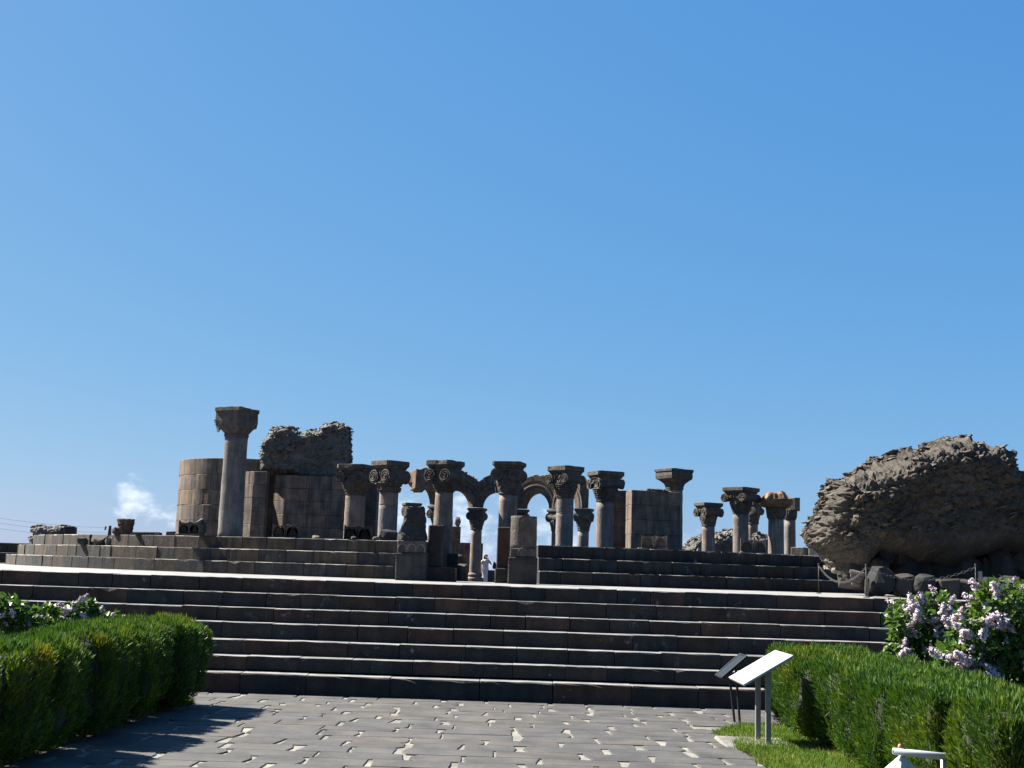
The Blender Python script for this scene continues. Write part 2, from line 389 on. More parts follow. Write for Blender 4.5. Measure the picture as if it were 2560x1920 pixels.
# terrace sheet between the stairs and the round platform
tv = [(-16.6, Y0+DS*6+.3, ZT-.006), (16.6, Y0+DS*6+.3, ZT-.006)] + [tuple(rp(15.6, R(t), ZT-.006)) for t in range(80, -81, -8)]
te = part('terrace', mesh(tv, [tuple(range(len(tv)))]), MS['terrace']); te['kind'] = 'structure'
n_ = 64; fl = [tuple(rp(15.2, 2*math.pi*i/n_, FLOOR)) for i in range(n_)]
fo = part('ruin_floor', mesh(fl, [tuple(range(n_))]), MS['pile']); fo['kind'] = 'structure'
fo2 = sheet('yard', [(-22, 56, FLOOR-.006), (22, 56, FLOOR-.006), (22, 80, FLOOR-.006), (-22, 80, FLOOR-.006)], MS['earth'])

# ---- round platform, three courses, in two sectors with the entrance between
def sector(name, label, t0, t1, skip=(), mt='ring'):
    pl = thing(name, label, 'platform', rp(16, (t0+t1)/2, ZT))
    h = (ZRING-ZT)/3; rg = random.Random(int(100+t0*10))
    for k in range(3):
        r = RAD[k]; t = t0; i = 0
        while t < t1-.005:
            w = rg.uniform(.42, .8); dt = min(w/r, t1-t)
            if t1-(t+dt) < .014: dt = t1-t
            tm = t+dt/2
            if not (k == 2 and any(abs(tm-q) < .035 for q in skip)):
                p = rp(r+rg.uniform(-.012, .012), tm, ZT+h*k+(.003 if k else 0))
                part('stone_block', step_block(dt*r-.008, .5, h-.002, .012, .05 if rg.random() < .5 else .015, rg), [MS[mt], MS['ringt']], pl, p, (0, 0, tm))
            t += dt; i += 1
    # solid inner core, a little lower and further in
    inn, N = 9.4, 24; V = []; F = []
    for i in range(N+1):
        th = t0+(t1-t0)*i/N
        for k in range(3): V += [rp(RAD[k]-.3, th, ZT+h*k-.01), rp(RAD[k]-.3, th, ZT+h*(k+1)-.012)]
        V += [rp(inn, th, ZRING-.012), rp(inn, th, FLOOR-.02)]
    m_ = 8
    for i in range(N):
        for j in range(m_-1): F.append((i*m_+j, (i+1)*m_+j, (i+1)*m_+j+1, i*m_+j+1))
    F += [tuple(range(m_)), tuple(N*m_+j for j in range(m_-1, -1, -1))]
    o = pl
    part('platform_core', mesh([v-ORG[pl] for v in V], F), MS[mt], pl)
    return pl
sector('round_platform', 'curved platform of three stone courses left of the entrance, sunlit at its far left', R(-78), math.asin(-2.45/16.0), skip=(R(-42.5),))
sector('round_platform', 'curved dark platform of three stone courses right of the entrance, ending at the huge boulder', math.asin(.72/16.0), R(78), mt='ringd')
# dark straight steps behind, at the far left edge
fs = thing('far_steps', 'dark stone steps behind the curved platform at the left edge', 'steps', at(20, 1400, 46).xy.to_3d())
rg = random.Random(9)
tops = [at(40, v, 46).z for v in (1408, 1382, 1357)]; zb_ = .4
for k in range(3):
    x = -24.0
    while x < -14:
        w = rg.uniform(1.0, 1.6)
        part('stone_block', step_block(w-.01, .8, tops[k]-zb_-.003, .015, .02, rg), [MS['step'], MS['ringt']], fs, (x+w/2, 46+.45*k, zb_+.003)); x += w
    zb_ = tops[k]
# ================================================================== the ruin
def on_ring(p):
    d = (Vector((p.x, p.y, 0))-RC).length
    return 9.5 < d < 15.6 and not (-2.45 < p.x < .72)
def carve(vf, amp, freq, seed, kind='weave'):
    """carved relief pushed into a lathe or block surface"""
    V, F = vf; out_ = []
    for v in V:
        v = Vector(v); r = math.hypot(v.x, v.y); a = math.atan2(v.y, v.x)
        if kind == 'weave': d = amp*(math.sin(a*freq+v.z*55)*math.sin(a*freq-v.z*55))
        elif kind == 'leaf': d = amp*abs(math.sin(a*freq*.5))*math.cos(v.z*9)
        else: d = 0
        d += amp*.8*mn.noise(v*14+Vector((seed, 0, 0)))
        out_.append((v.x+math.cos(a)*d, v.y+math.sin(a)*d, v.z+d*.2))
    return out_, F
def rough_lathe(prof, n=36, amp=.006, seed=0, sub=3):
    rings = []
    for i in range(len(prof)-1):
        for s in range(sub):
            t = s/sub; rings.append((prof[i][0]*(1-t)+prof[i+1][0]*t, prof[i][1]*(1-t)+prof[i+1][1]*t))
    rings.append(prof[-1]); V, F = lathe(rings, n); o_ = []
    for v in V:
        v = Vector(v); d = amp*mn.noise(v*5+Vector((seed, seed, 0)))+amp*.6*mn.noise(v*17)
        r = math.hypot(v.x, v.y) or 1; o_.append((v.x*(1+d/r), v.y*(1+d/r), v.z))
    return o_, F
def scroll(r, ln, m, seed=0):
    """bolster seen end on as a spiral volute, axis along y"""
    L = []
    prof = [(-ln/2, r), (-ln*.25, r*.8), (0, r*.68), (ln*.25, r*.8), (ln/2, r)]
    rings = [[(q*math.cos(2*math.pi*j/20), y, q*math.sin(2*math.pi*j/20)) for j in range(20)] for y, q in prof]
    L.append(loft(rings))
    for s in (-1, 1):                               # raised spiral on each end
        pts = []
        for i in range(34):
            t = i/33; a = t*2*math.pi*2.3; q = r*(.92-.75*t); pts.append((q*math.cos(a), s*(ln/2+.004), q*math.sin(a)))
        L.append(tube(pts, r*.10, 5))
        L.append(loft([[(q*math.cos(2*math.pi*j/10), s*y, q*math.sin(2*math.pi*j/10)) for j in range(10)] for y, q in ((ln/2, r*.17), (ln/2+r*.16, r*.13))]))
    V, F = join(L)
    return [m @ Vector(v) for v in V], F
def abacus(s, h, sd, chip=0):
    rg = random.Random(sd)
    rings = [sq(s*.44, 0, 32, .85), sq(s*.455, h*.25, 32, .95), sq(s*.5, h*.42, 32, 1), sq(s*.5, h*.97, 32, 1), sq(s*.492, h, 32, 1)]
    V, F = loft(rings); o_ = []
    for v in V:
        v = Vector(v); d = .01*mn.noise(v*6+Vector((sd, 0, 0)))
        if chip:
            c = mn.noise(v*3.2+Vector((sd*3, 1, 0)))
            if c > .05: v = Vector((v.x*(1-chip*c), v.y*(1-chip*c), v.z-chip*.35*c if v.z > h*.5 else v.z))
        o_.append(v*(1+d))
    return o_, F
def ionic_column(label, u, v_top, v_ab, v_vol, v_neck, dia, side, beta, Y, vm=None, kind='volute', foot=None, chip=0, group='capital-topped columns of the ruined church', base=False, taper=.97, ubias=0, neck=False):
    """u: shaft centre at the neck; v_top top of abacus, v_ab its underside, v_vol under the volutes, v_neck top of shaft; dia, side in photo pixels"""
    pn = at(u, v_neck, Y); X = pn.x
    zt, za, zv, zn = (at(u, v, Y).z for v in (v_top, v_ab, v_vol, v_neck))
    r = px(dia, Y)/2; s = px(side, Y)
    zb = foot if foot is not None else (ZRING-.012 if on_ring(pn) else FLOOR)
    sd = int(u)
    t = thing('stone_column', label, 'column', (X, Y, zb), group)
    H = zn-zb
    prof = [(r/taper, 0), (r/taper, H*.3), (r*(1+1/taper)/2, H*.6), (r, H)]
    if base:
        bh = .42
        part('plinth', mesh(*cbox(r*3.3, r*3.3, bh*.75, .012, .004)), MS['col'], t, (X, Y, zb))
        part('base_moulding', mesh(*rough_lathe([(r*1.6, 0), (r*1.66, .06), (r*1.55, .14), (r*1.25, .17), (r*1.2, .20), (r*1.35, .23), (r*1.38, .29), (r*1.2, .34), (r*1.02, .38)], 28, .004, sd, 2), True), MS['col'], t, (X, Y, zb+bh*.75))
    nd = 1 if base else random.Random(sd).choice((2, 3)); cuts = [0]+sorted(random.Random(sd+1).uniform(.25, .8) for _ in range(nd-1))+[1]
    for k in range(nd):     # drums of the shaft with a fine joint between
        f0, f1 = cuts[k], cuts[k+1]; rad_ = lambda f: r/taper+(r-r/taper)*max(0, (f-.3)/.7)
        e0, e1 = (.006 if k else 0), (.006 if k < nd-1 else 0)
        P3 = [(rad_(f0)-e0*1.6, H*f0), (rad_(f0), H*f0+e0*1.5), (rad_((f0+f1)/2), H*(f0+f1)/2), (rad_(f1), H*f1-e1*1.5), (rad_(f1)-e1*1.6, H*f1)]
        part('drum', mesh(*rough_lathe(P3, 40, .008, sd+k, 5), True), MS['col'], t, (X, Y, zb))
    # bell carved as basketwork or acanthus
    hb = zv-zn
    bell = [(r*1.02, 0), (r*1.10, hb*.06), (r*1.04, hb*.12), (r*1.12, hb*.25), (r*1.30, hb*.55), (r*1.46, hb*.85), (r*1.42, hb), ]
    if neck: bell = [(r*1.10, 0), (r*1.24, hb*.12), (r*1.26, hb*.45), (r*1.14, hb*.5), (r*1.3, hb*.6), (r*1.45, hb*.9), (r*1.42, hb)]
    bv = rough_lathe(bell, 72, .003, sd, 6)
    cp = part('capital', mesh(*carve(bv, .020, 12, sd, 'leaf' if kind == 'leaf' else 'weave')), MS['cap'], t, (X, Y, zn))
    m0 = rotz(-beta)
    hv = za-zv; rv = hv*.56
    blk = loft([sq(r*1.35, 0, 32, .2), sq(s*.40, hv*.35, 32, .8, s*.36), sq(s*.44, hv*.8, 32, .95, s*.40), sq(s*.44, hv, 32, .95, s*.40)])
    part('echinus', mesh(*carve(xf(blk, m0), .012, 10, sd, 'leaf')), MS['cap'], cp, (X, Y, zv-.003))
    for sx_ in (-1, 1):
        part('volute', mesh(*scroll(rv, s*.92, m0 @ Matrix.Translation((sx_*(s*.5-rv*.85), 0, 0)))), MS['cap'], cp, (X, Y, zv+rv*.72))
    for sy_ in (-1, 1):     # rosette and leaves between the scrolls
        fl_ = []
        for j in range(7):
            a = math.pi*j/6; fl_.append(xf(rock(.05, .06, .16, sd+j, 12), m0 @ Matrix.Translation((math.cos(a)*s*.13, sy_*s*.43, hv*.38)) @ Matrix.Rotation(math.pi/2-a, 4, 'Y')))
        part('rosette', mesh(*join(fl_)), MS['cap'], cp, (X, Y, zv))
    part('abacus', mesh(*xf(abacus(s, zt-za, sd, chip), m0)), MS['cap'], t, (X, Y, za+.001))
    return t
def eagle_column(label, u_n, u_f, v_foot, v_top, v_mid, v_neck, dia, side, beta, Y, seed, wings=True):
    pn = at(u_n, v_neck, Y); X = pn.x
    zt, zm, zn = (at(u_n, v, Y).z for v in (v_top, v_mid, v_neck)); r = px(dia, Y)/2; s = px(side, Y)/2
    zb = ZRING-.012 if on_ring(pn) else FLOOR
    t = thing('eagle_column', label, 'column', (X, Y, zb), 'capital-topped columns of the ruined church')
    H = zn-zb
    part('shaft', mesh(*rough_lathe([(r*1.08, 0), (r*1.07, H*.3), (r*1.03, H*.6), (r, H)], 44, .008, seed, 6), True), MS['col'], t, (X, Y, zb))
    hc = zt-zn; hm = zm-zn; m0 = rotz(-beta)
    rings = [sq(r*1.02, 0, 64, 0), sq(r*1.12, hc*.05, 64, 0), sq(r*1.06, hc*.12, 64, .05), sq(r*1.15, hm*.55, 64, .3), sq(s*.84, hm*.85, 64, .7), sq(s*.97, hm, 64, .9),
             sq(s, hm+(hc-hm)*.3, 64, .95), sq(s*.98, hc*.86, 64, .97), sq(s*1.04, hc*.88, 64, .98), sq(s*1.04, hc*.99, 64, .98), sq(s*1.0, hc, 64, .98)]
    V, F = loft(rings); o_ = []
    for v in V:
        v = Vector(v); d = .018*mn.noise(v*5+Vector((seed, 0, 0)))
        # the far right corner is worn round
        if v.x > s*.5 and v.y > 0: v.x -= .12*(v.x-s*.5)/s
        o_.append(v*(1+d))
    cp = part('capital', mesh(*xf((o_, F), m0)), MS['cap'], t, (X, Y, zn))
    if wings:
        # eagle with spread wings carved on the left face: body, and two wings of feathers
        for k, sgn in enumerate((-1, 1)):
            fe = []
            for i in range(7):
                z1 = hc*.80-i*hc*.062; w0 = s*.22; w1 = s*(.92-.06*i)
                pts = [(-s*.99-.012, sgn*(w0+(w1-w0)*q), z1-hc*.16*math.sin(q*math.pi*.5)*(1-q*.2)-hc*.12*q) for q in (0, .25, .5, .75, 1)]
                fe.append(tube(pts, .020, 5))
            part('wing', mesh(*xf(join(fe), m0)), MS['cap'], cp, (X, Y, zn))
        b_ = tube([(-s*.97, 0, hc*.86), (-s*1.06, 0, hc*.74), (-s*1.05, 0, hc*.55), (-s*.95, 0, hc*.35), (-s*.82, 0, hc*.2)], .05, 8, .03)
        part('eagle_body', mesh(*xf(b_, m0), True), MS['cap'], cp, (X, Y, zn))
    return t

eagle_column('tallest column with a worn eagle capital, standing alone before the curved wall', 591, 574, 1345, 1022, 1068, 1094, 56, 82, R(28), 31.0, 3)
eagle_column('tall column with plain flared capital behind the low wall of squared blocks', 1686, 1686, 1378, 1174, 1198, 1225, 41, 72, R(58), 37.0, 8, wings=False)
NEAR = 33.6
ionic_column('column with basket capital whose abacus catches the sun, beside the ruined pier', 889, 1163, 1179, 1204, 1238, 49, 76, R(24), 34.2)
ionic_column('column with a plain neck band and flat square top, second right of the ruined pier', 973, 1154, 1174, 1205, 1231, 46, 74, R(45), 32.8, neck=True)
ionic_column('dark column with chipped capital rising behind the small square stump', 1111, 1153, 1172, 1203, 1231, 44, 76, R(32), NEAR, foot=FLOOR+1.0, chip=.13, taper=.9)
ionic_column('column with crisp twin volutes just behind the smooth round drum', 1271, 1156, 1171, 1200, 1237, 45, 74, R(14), 32.6, foot=FLOOR, kind='leaf')
ionic_column('column with a broken abacus edge and a joint halfway up, right of the round drum', 1413, 1167, 1186, 1208, 1246, 42, 72, R(45), 32.7, chip=.1)
ionic_column('column with deep basket capital left of the wall of squared blocks', 1513, 1180, 1197, 1220, 1255, 43, 74, R(68), 34.6)
ionic_column('shortest free column with clear spiral volutes in the gap right of the block wall', 1771, 1258, 1270, 1290, 1316, 31, 56, R(66), 47, kind='leaf')
ionic_column('thick column with wide flat top, middle of the group left of the boulder', 1852, 1220, 1234, 1254, 1286, 38, 72, R(45), 43)
ionic_column('thinner column peeking out between the two thick columns near the boulder', 1881, 1256, 1268, 1285, 1311, 27, 42, R(45), 57, kind='leaf')
# broken capital column
def broken_column(label, u, Y, v_neck, v_top, dia, wide, top_mat, sd, square=False):
    pn = at(u, v_neck, Y); X = pn.x; zn, zt = pn.z, at(u, v_top, Y).z; r = px(dia, Y)/2; zb = ZRING-.012 if on_ring(pn) else FLOOR
    t = thing('broken_column', label, 'column', (X, Y, zb), 'capital-topped columns of the ruined church')
    H = zn-zb; hc = zt-zn; w = px(wide, Y)/2
    part('shaft', mesh(*rough_lathe([(r*1.05, 0), (r*1.03, H*.5), (r, H)], 40, .007, sd, 5), True), MS['col'], t, (X, Y, zb))
    bv = rough_lathe([(r*1.04, 0), (r*1.2, hc*.1), (r*1.32, hc*.42), (r*1.2, hc*.46)], 64, .004, sd, 5)
    cp = part('capital', mesh(*carve(bv, .016, 12, sd)), MS['cap'], t, (X, Y, zn))
    if square: top = xf(cbox(w*1.5, w*1.5, hc*.55, .02, .03), Matrix.Translation((w*.3, 0, hc*.42)) @ rotz(.9))
    else:
        rings = [sq(w*.86, hc*.44, 32, .3), sq(w*1.0, hc*.55, 32, .6), sq(w*1.02, hc*.72, 32, .7), sq(w*.8, hc*.88, 32, .5), sq(w*.55, hc, 32, .2)]
        V, F = loft(rings); top = [Vector(v)*(1+.10*mn.noise(Vector(v)*4+Vector((sd, 0, 0)))) for v in V], F
        top = carve(top, .03, 9, sd)
    part('broken_block', mesh(*top), top_mat, cp, (X, Y, zn))
broken_column('column with an eroded orange topped capital, right of the wide flat topped column', 1940, 43, 1298, 1230, 38, 76, MS['lichen'], 12)
broken_column('column with a dark square block on top, nearest the boulder on its left', 1975, 54, 1300, 1243, 27, 40, MS['cap'], 17, True)

# ---- far arcade: six small columns on a half circle carrying five arches
AC = Vector((-.5, 56.0, 0)); AR = 4.3; ZS = 4.92
TH = [-70, -42, -14, 14, 42, 70]
AL = ['small far column at the left broken end of the arches', 'small far column with sunlit capital, seen left of the chipped column', 'small far column on a moulded base, left of the woman in white',
      'small far column mostly hidden behind the crisp volute column', 'small far column with twin scroll capital right of the round drum', 'small far column half sunlit under the rightmost narrow arch']
apos = []
for i, th in enumerate(TH):
    p = AC+Vector((AR*math.sin(R(th)), AR*math.cos(R(th)), 0)); apos.append(p)
    q = 1266+FPX*p.x/p.y
    v0 = 1430+.0323*(q-1280)
    vv = lambda z: v0-(z-EYE)*FPX/p.y
    ionic_column(AL[i], q+(v0-vv(4.4))*-.0+.0323*(v0-vv(4.0)), vv(ZS), vv(ZS-.16), vv(ZS-.55), vv(ZS-1.05), 27, 43, -R(th), p.y, foot=FLOOR, group='small columns carrying the far arches', base=True, kind='leaf')
def arch(label, pa, pb, sd, cut=None, top=MS['arch']):
    mid = (pa+pb)/2; d = (pb-pa).normalized(); hs = (pb-pa).length/2; nrm = Vector((-d.y, d.x, 0))
    t = thing('stone_arch', label, 'arch', (mid.x, mid.y, ZS), 'arches of the far arcade'); rg = random.Random(sd)
    ri = hs-.33; n = 9; dep = .26; RX = 1.52
    def pt(a, q, y): x = q*math.cos(a); z = q*math.sin(a)*1.06; return d*x+nrm*y+Vector((0, 0, z))
    def rout(a):
        c = abs(math.cos(a)); return min(hs/c if c > .01 else 9, RX)
    for k in range(n):
        if cut and k in cut: continue
        a0, a1 = math.pi*k/n, math.pi*(k+1)/n; ins = .004; dp = dep+rg.uniform(-.015, .015); o_ = rg.uniform(-.03, .03)
        ring_ = []
        for y_ in (-dp, dp):
            ring_.append([pt(a0+ins, ri, y_), pt((a0+a1)/2, ri, y_), pt(a1-ins, ri, y_), pt(a1-ins, rout(a1)+o_*(rout(a1) > 1.4), y_), pt((a0+a1)/2, rout((a0+a1)/2)+o_, y_), pt(a0+ins, rout(a0)+o_*(rout(a0) > 1.4), y_)])
        part('voussoir', mesh(*loft(ring_)), top if k in (3, 4, 5) and top else MS['arch'], t)
    rngs = []
    for k in range(25):
        a = math.pi*k/24
        if cut and int(min(k, 23)/24*n) in cut: continue
        rngs.append([pt(a, q, y_) for q, y_ in ((ri+.26, -dep-.002), (ri+.26, -dep-.05), (ri+.34, -dep-.06), (ri+.40, -dep-.04), (ri+.40, -dep-.002))])
    part('moulding', mesh(*loft(rngs)), MS['arch'], t)
    rn = []
    for k in range(17):
        a = math.pi*k/16; 
        if cut and int(min(k, 15)/16*n) in cut: continue
        rn.append([pt(a, q, y_) for q, y_ in ((ri+.46, -dep-.002), (ri+.46, -dep-.03), (ri+.56, -dep-.035), (ri+.56, -dep-.002))])
    part('outer_moulding', mesh(*loft(rn)), MS['arch'], t)
    for k in range(6):
        a = R(rg.uniform(50, 130))
        if cut and int(a/math.pi*n) in cut: continue
        q = pt(a, rout(a)-.02, rg.uniform(-.15, .1)); part('loose_stone', mesh(*rock(rg.uniform(.2, .45), .3, rg.uniform(.08, .16), sd*10+k)), MS['lichen'], t, q+ORG[t])
AN = ['broken leftmost far arch ending in a carved block', 'far arch just left of the chipped column, framing white cloud', 'widest far arch framing cloud above the woman in white', 'far arch with orange lichen right of the crisp volute column', 'narrow far arch turned sideways, rightmost of the row']
for i in range(5): arch(AN[i], apos[i], apos[i+1], 31+i, cut=(8, 7) if i == 0 else None, top=MS['lichen'] if i in (0, 3) else MS['arch'])
# carved block on the broken end of the arcade
p = at(1045, 1200, 57.6)
tag(part('carved_block', mesh(*carve(cbox(.62, .6, .95, .05, .05), .05, 9, 4)), MS['lichen'], None, (p.x, 57.6, at(1045, 1226, 57.6).z), (0, 0, .5)), 'weathered carved block perched at the left end of the far arches', 'carved block')

# ---- walls of squared blocks
def wall_blocks(t, p0, p1, z0, hs_, th, mat, rg, avg=.75, ragged=0):
    d = (p1-p0).to_2d(); L = d.length; d = d/L; a = math.atan2(d.y, d.x); z = z0
    for k, h in enumerate(hs_):
        x = -rg.uniform(0, avg*.5) if k % 2 else 0
        LL = L-(rg.uniform(0, ragged) if k == len(hs_)-1 else 0)
        while x < LL-.01:
            w = rg.uniform(avg*.65, avg*1.35); x0, x1 = max(x, 0), min(x+w, LL)
            if LL-x1 < .2: x1 = LL; w = x1-x
            if x1-x0 > .05:
                c = p0.to_2d()+d*((x0+x1)/2); jo = rg.uniform(-.008, .008)
                part('stone_block', mesh(*cbox(x1-x0-.006, th, h-.004, .009, .002, rg)), mat, t, (c.x+d.y*jo, c.y-d.x*jo, z), (0, 0, a))
            x += w
        z += h
def arc_blocks(t, c, r, t0, t1, z0, hs_, th, mat, rg, avg=.7):
    z = z0
    for k, h in enumerate(hs_):
        a = t0
        while a < t1-.01:
            da = min(rg.uniform(avg*.7, avg*1.3)/r, t1-a)
            if t1-(a+da) < .2/r: da = t1-a
            n = 5; rin, rou = r-th, r+rg.uniform(-.006, .006)
            am = a+da/2; o = Vector((c.x+r*math.sin(am), c.y-r*math.cos(am), z)); rings = []
            for i in range(n):
                q = a+da*i/(n-1); e = .008 if i in (0, n-1) else 0
                q += (.005/r if i == 0 else (-.005/r if i == n-1 else 0))
                P = lambda rr, zz: Vector((c.x+rr*math.sin(q), c.y-rr*math.cos(q), z+zz))-o
                rings.append([P(rin, .002), P(rou-.01-e, .002), P(rou-e, .012), P(rou-e, h-.014), P(rou-.01-e, h-.003), P(rin, h-.003)])
            part('stone_block', mesh(*loft(rings)), mat, t, o); a += da
        z += h
rg = random.Random(77)
YW = 38.0
dr = thing('curved_wall', 'smooth curved wall of squared brown tuff blocks behind the tallest column', 'wall', (-8.2, 40, ZRING-.1))
zt_ = at(600, 1146, 37.6).z; ch = (zt_-2.2)/6
cc = Vector((at(640, 1250, 40).x, 40.0, 0)); rr_ = cc.x-at(447, 1250, 40).x
ORG[dr] = Vector((cc.x, 40, 2.2)); dr.location = ORG[dr]
arc_blocks(dr, cc, rr_*.985, R(-105), R(48), 2.2, [ch*.95, ch, ch*1.02, ch*.98, ch*1.0, ch*1.05], .55, MS['wall'], rg)
# the pier with its rubble core
pr = thing('ruined_pier', 'tall ruined pier with squared block facing and jagged rubble core on top', 'pier', (at(760, 1300, 37.2).x, 37.2, ZRING-.1))
zb_ = 2.2
hs1 = lambda zt: [(zt-zb_)/5]*5
def pier_box(u0, u1, Y, v_top, depth, ang, ncourse=6, avg=.6):
    """box pier: front face between u0 and u1 at depth Y, left return going back at an angle"""
    a0 = at(u0, 1250, Y); a1 = at(u1, 1250, Y); zt = at((u0+u1)/2, v_top, Y).z
    hs_ = [(zt-zb_)/ncourse*rg.uniform(.95, 1.05) for _ in range(ncourse)]
    sc = (zt-zb_)/sum(hs_); hs_ = [h*sc for h in hs_]
    wall_blocks(pr, Vector((a0.x, Y+.2, 0)), Vector((a1.x, Y+.2, 0)), zb_, hs_, .4, MS['wall'], rg, avg)
    # sunlit left return: its normal faces left and towards the path
    tn = Vector((-math.sin(ang), math.cos(ang), 0)); inn = Vector((math.cos(ang), math.sin(ang), 0))*.2; cn = Vector((a0.x-.004, Y+.004, 0))
    wall_blocks(pr, cn+tn*depth+inn, cn+inn, zb_, hs_, .4, MS['wall'], rg, depth)
pier_box(631, 664, 36.3, 1178, .5, R(46))
pier_box(660, 716, 38.4, 1186, .3, R(46))
pier_box(709, 880, 36.6, 1190, .52, R(46), 6, .75)
def outline_mesh(pts, Y, T, voxel, bulge, seed, amp, fr=1.0, tilt=0.0, back=0.0, lean=0.0, smooth=None, taper=0.0):
    """solid rubble lump: outline at depth Y, thickness T, remeshed and broken up by noise; returned about the outline's centre"""
    W = [at(u, v, Y) for u, v in pts]; c = sum(W, Vector())/len(W); c.y = Y
    n = len(W); V = [(p.x-c.x, -T/2, p.z-c.z) for p in W]+[(p.x-c.x, T/2, p.z-c.z) for p in W]
    F = [tuple(range(n)), tuple(range(2*n-1, n-1, -1))]+[(i, n+i, n+(i+1) % n, (i+1) % n) for i in range(n)]
    me = mesh(V, F); bm = bmesh.new(); bm.from_mesh(me); bmesh.ops.recalc_face_normals(bm, faces=bm.faces); bmesh.ops.triangulate(bm, faces=bm.faces); bm.to_mesh(me); bm.free()
    tmp = bpy.data.objects.new('tmp', me); C.objects.link(tmp); md = tmp.modifiers.new('r', 'REMESH'); md.mode = 'VOXEL'; md.voxel_size = voxel
    dg = bpy.context.evaluated_depsgraph_get(); out_ = bpy.data.meshes.new_from_object(tmp.evaluated_get(dg)); bpy.data.objects.remove(tmp)
    P = np.zeros(len(out_.vertices)*3, np.float32); out_.vertices.foreach_get('co', P); P = P.reshape(-1, 3).astype(float)
    A = np.array([(p.x-c.x, p.z-c.z) for p in W]); B = np.roll(A, -1, 0); dm = np.full(len(P), 1e9); Q = P[:, [0, 2]]
    for a, b in zip(A, B):
        ab = b-a; t = np.clip(((Q-a)@ab)/max(ab@ab, 1e-9), 0, 1); dm = np.minimum(dm, np.linalg.norm(Q-(a+t[:, None]*ab), axis=1))
    k = np.clip(dm/bulge, 0, 1); k = np.sqrt(1-(1-k)**2)*.75+.25
    P[:, 1] = P[:, 1]*k+back*dm-lean*P[:, 2]
    tp = 1-taper*np.clip(P[:, 1]/(T/2), 0, 1); P[:, 0] *= tp; P[:, 2] *= .5+.5*tp
    ct, st = math.cos(tilt), math.sin(tilt)
    out_.vertices.foreach_set('co', P.astype(np.float32).ravel()); out_.update()
    N = [v.normal.copy() for v in out_.vertices]; o_ = np.zeros_like(P)
    for i, (p, nn) in enumerate(zip(P, N)):
        q = Vector(p); s = Vector((q.x*ct+q.z*st, q.y, (-q.x*st+q.z*ct)*1.7))*fr+Vector((seed*7, 0, 0))   # flat lying strata
        d = mn.voronoi(s*3.2)[0]; e = (d[1]-d[0]); d2 = mn.voronoi(s*7.5)[0]; d3 = mn.voronoi(s*Vector((15, 15, 9)) if False else s*15)[0]
        h = amp*(.9*min(e*1.6, .7)+.45*min((d2[1]-d2[0])*1.6, .7)+.38*min((d3[1]-d3[0])*1.8, .7)-.78+1.0*mn.noise(q*1.3*fr+Vector((seed, 3, 0))))
        if smooth is not None: h = h*min(1, max(.22, (q.z-.12*q.x-smooth)/.5))
        o_[i] = q+nn*h
    out_.vertices.foreach_set('co', o_.astype(np.float32).ravel()); out_.update()
    return out_, c
def shards(me, n, size, seed, tilt, flat_=.35, cond=None):
    """broken flat stones bedded in the lump, joined: too many to pick apart"""
    rg = random.Random(seed); L = []; vs_ = me.vertices; tries = 0
    while len(L) < n and tries < n*20:
        tries += 1; v = vs_[rg.randrange(len(vs_))]
        if cond and not cond(v.co, v.normal): continue
        s = size*(.45+1.5*rg.random()**2.2)
        m = Matrix.Translation(v.co-v.normal*s*.12) @ Matrix.Rotation(-tilt+rg.gauss(0, .22), 4, 'Y') @ Matrix.Rotation(rg.gauss(0, .2), 4, 'X') @ rotz(rg.uniform(0, 3.14))
        L.append(xf(rock(s*1.35, s*1.1, s*flat_*rg.uniform(.6, 1.6), rg.random(), 13, .5), m))
    return mesh(*join(L))
Z2 = lambda L: [(400+x/4.424, 990+y/4.424) for x, y in L]
rub = Z2([(1065, 860), (1105, 720), (1098, 620), (1125, 500), (1180, 440), (1220, 370), (1260, 345), (1330, 345), (1420, 325), (1480, 365), (1545, 412), (1590, 412), (1605, 378), (1740, 382), (1790, 310), (1850, 288), (1920, 272), (1990, 295), (2078, 338), (2090, 500), (2075, 700), (2070, 790), (2040, 1000), (1750, 1010), (1500, 860)])
rm, rc_ = outline_mesh(rub, 37.1, 1.5, .04, .16, 2, .10, 1.0)
core = part('rubble_core', rm, MS['rubble'], pr, (rc_.x, 37.62, rc_.z))
o = part('rubble_stones', shards(rm, 900, .11, 4, .0, .35, lambda c_, n_: n_.y < .5), MS['shard'], core, (rc_.x, 37.62, rc_.z)); o['kind'] = 'stuff'
# low block wall on the right with its sunlit end
wr = thing('block_wall', 'low wall of large squared blocks before the plain tall column', 'wall', (at(1640, 1350, 36).x, 36, ZRING-.05))
zt_ = at(1640, 1226, 36).z; a0 = at(1574, 1300, 36); a1 = at(1697, 1300, 36.4)
hh = (zt_-2.2)/5
wall_blocks(wr, Vector((a0.x, 36.2, 0)), Vector((a1.x, 36.6, 0)), 2.2, [hh]*5, .4, MS['wall'], rg, .8)
wall_blocks(wr, Vector((a0.x+.13, 36.95, 0)), Vector((a0.x+.135, 36.42, 0)), 2.2, [hh]*5, .3, MS['wall'], rg, .6)
part('loose_rubble', mesh(*join([xf(rock(.25, .2, .1, 60+i), Matrix.Translation((a0.x+.6+i*.1, 36.3, zt_-.01))) for i in range(6)])), MS['shard'], wr, (0, 0, 0))
w2 = thing('wall_fragment', 'dark rough wall stub between the deep basket column and the low block wall', 'wall', (at(1550, 1350, 37).x, 37.6, ZRING-.05))
a0 = at(1530, 1300, 37.6); a1 = at(1569, 1300, 37.6); zt_ = at(1550, 1226, 37.6).z
wall_blocks(w2, Vector((a0.x, 37.8, 0)), Vector((a1.x, 37.8, 0)), 2.2, [(zt_-2.2)/4]*4, .5, MS['arch'], rg, .6)
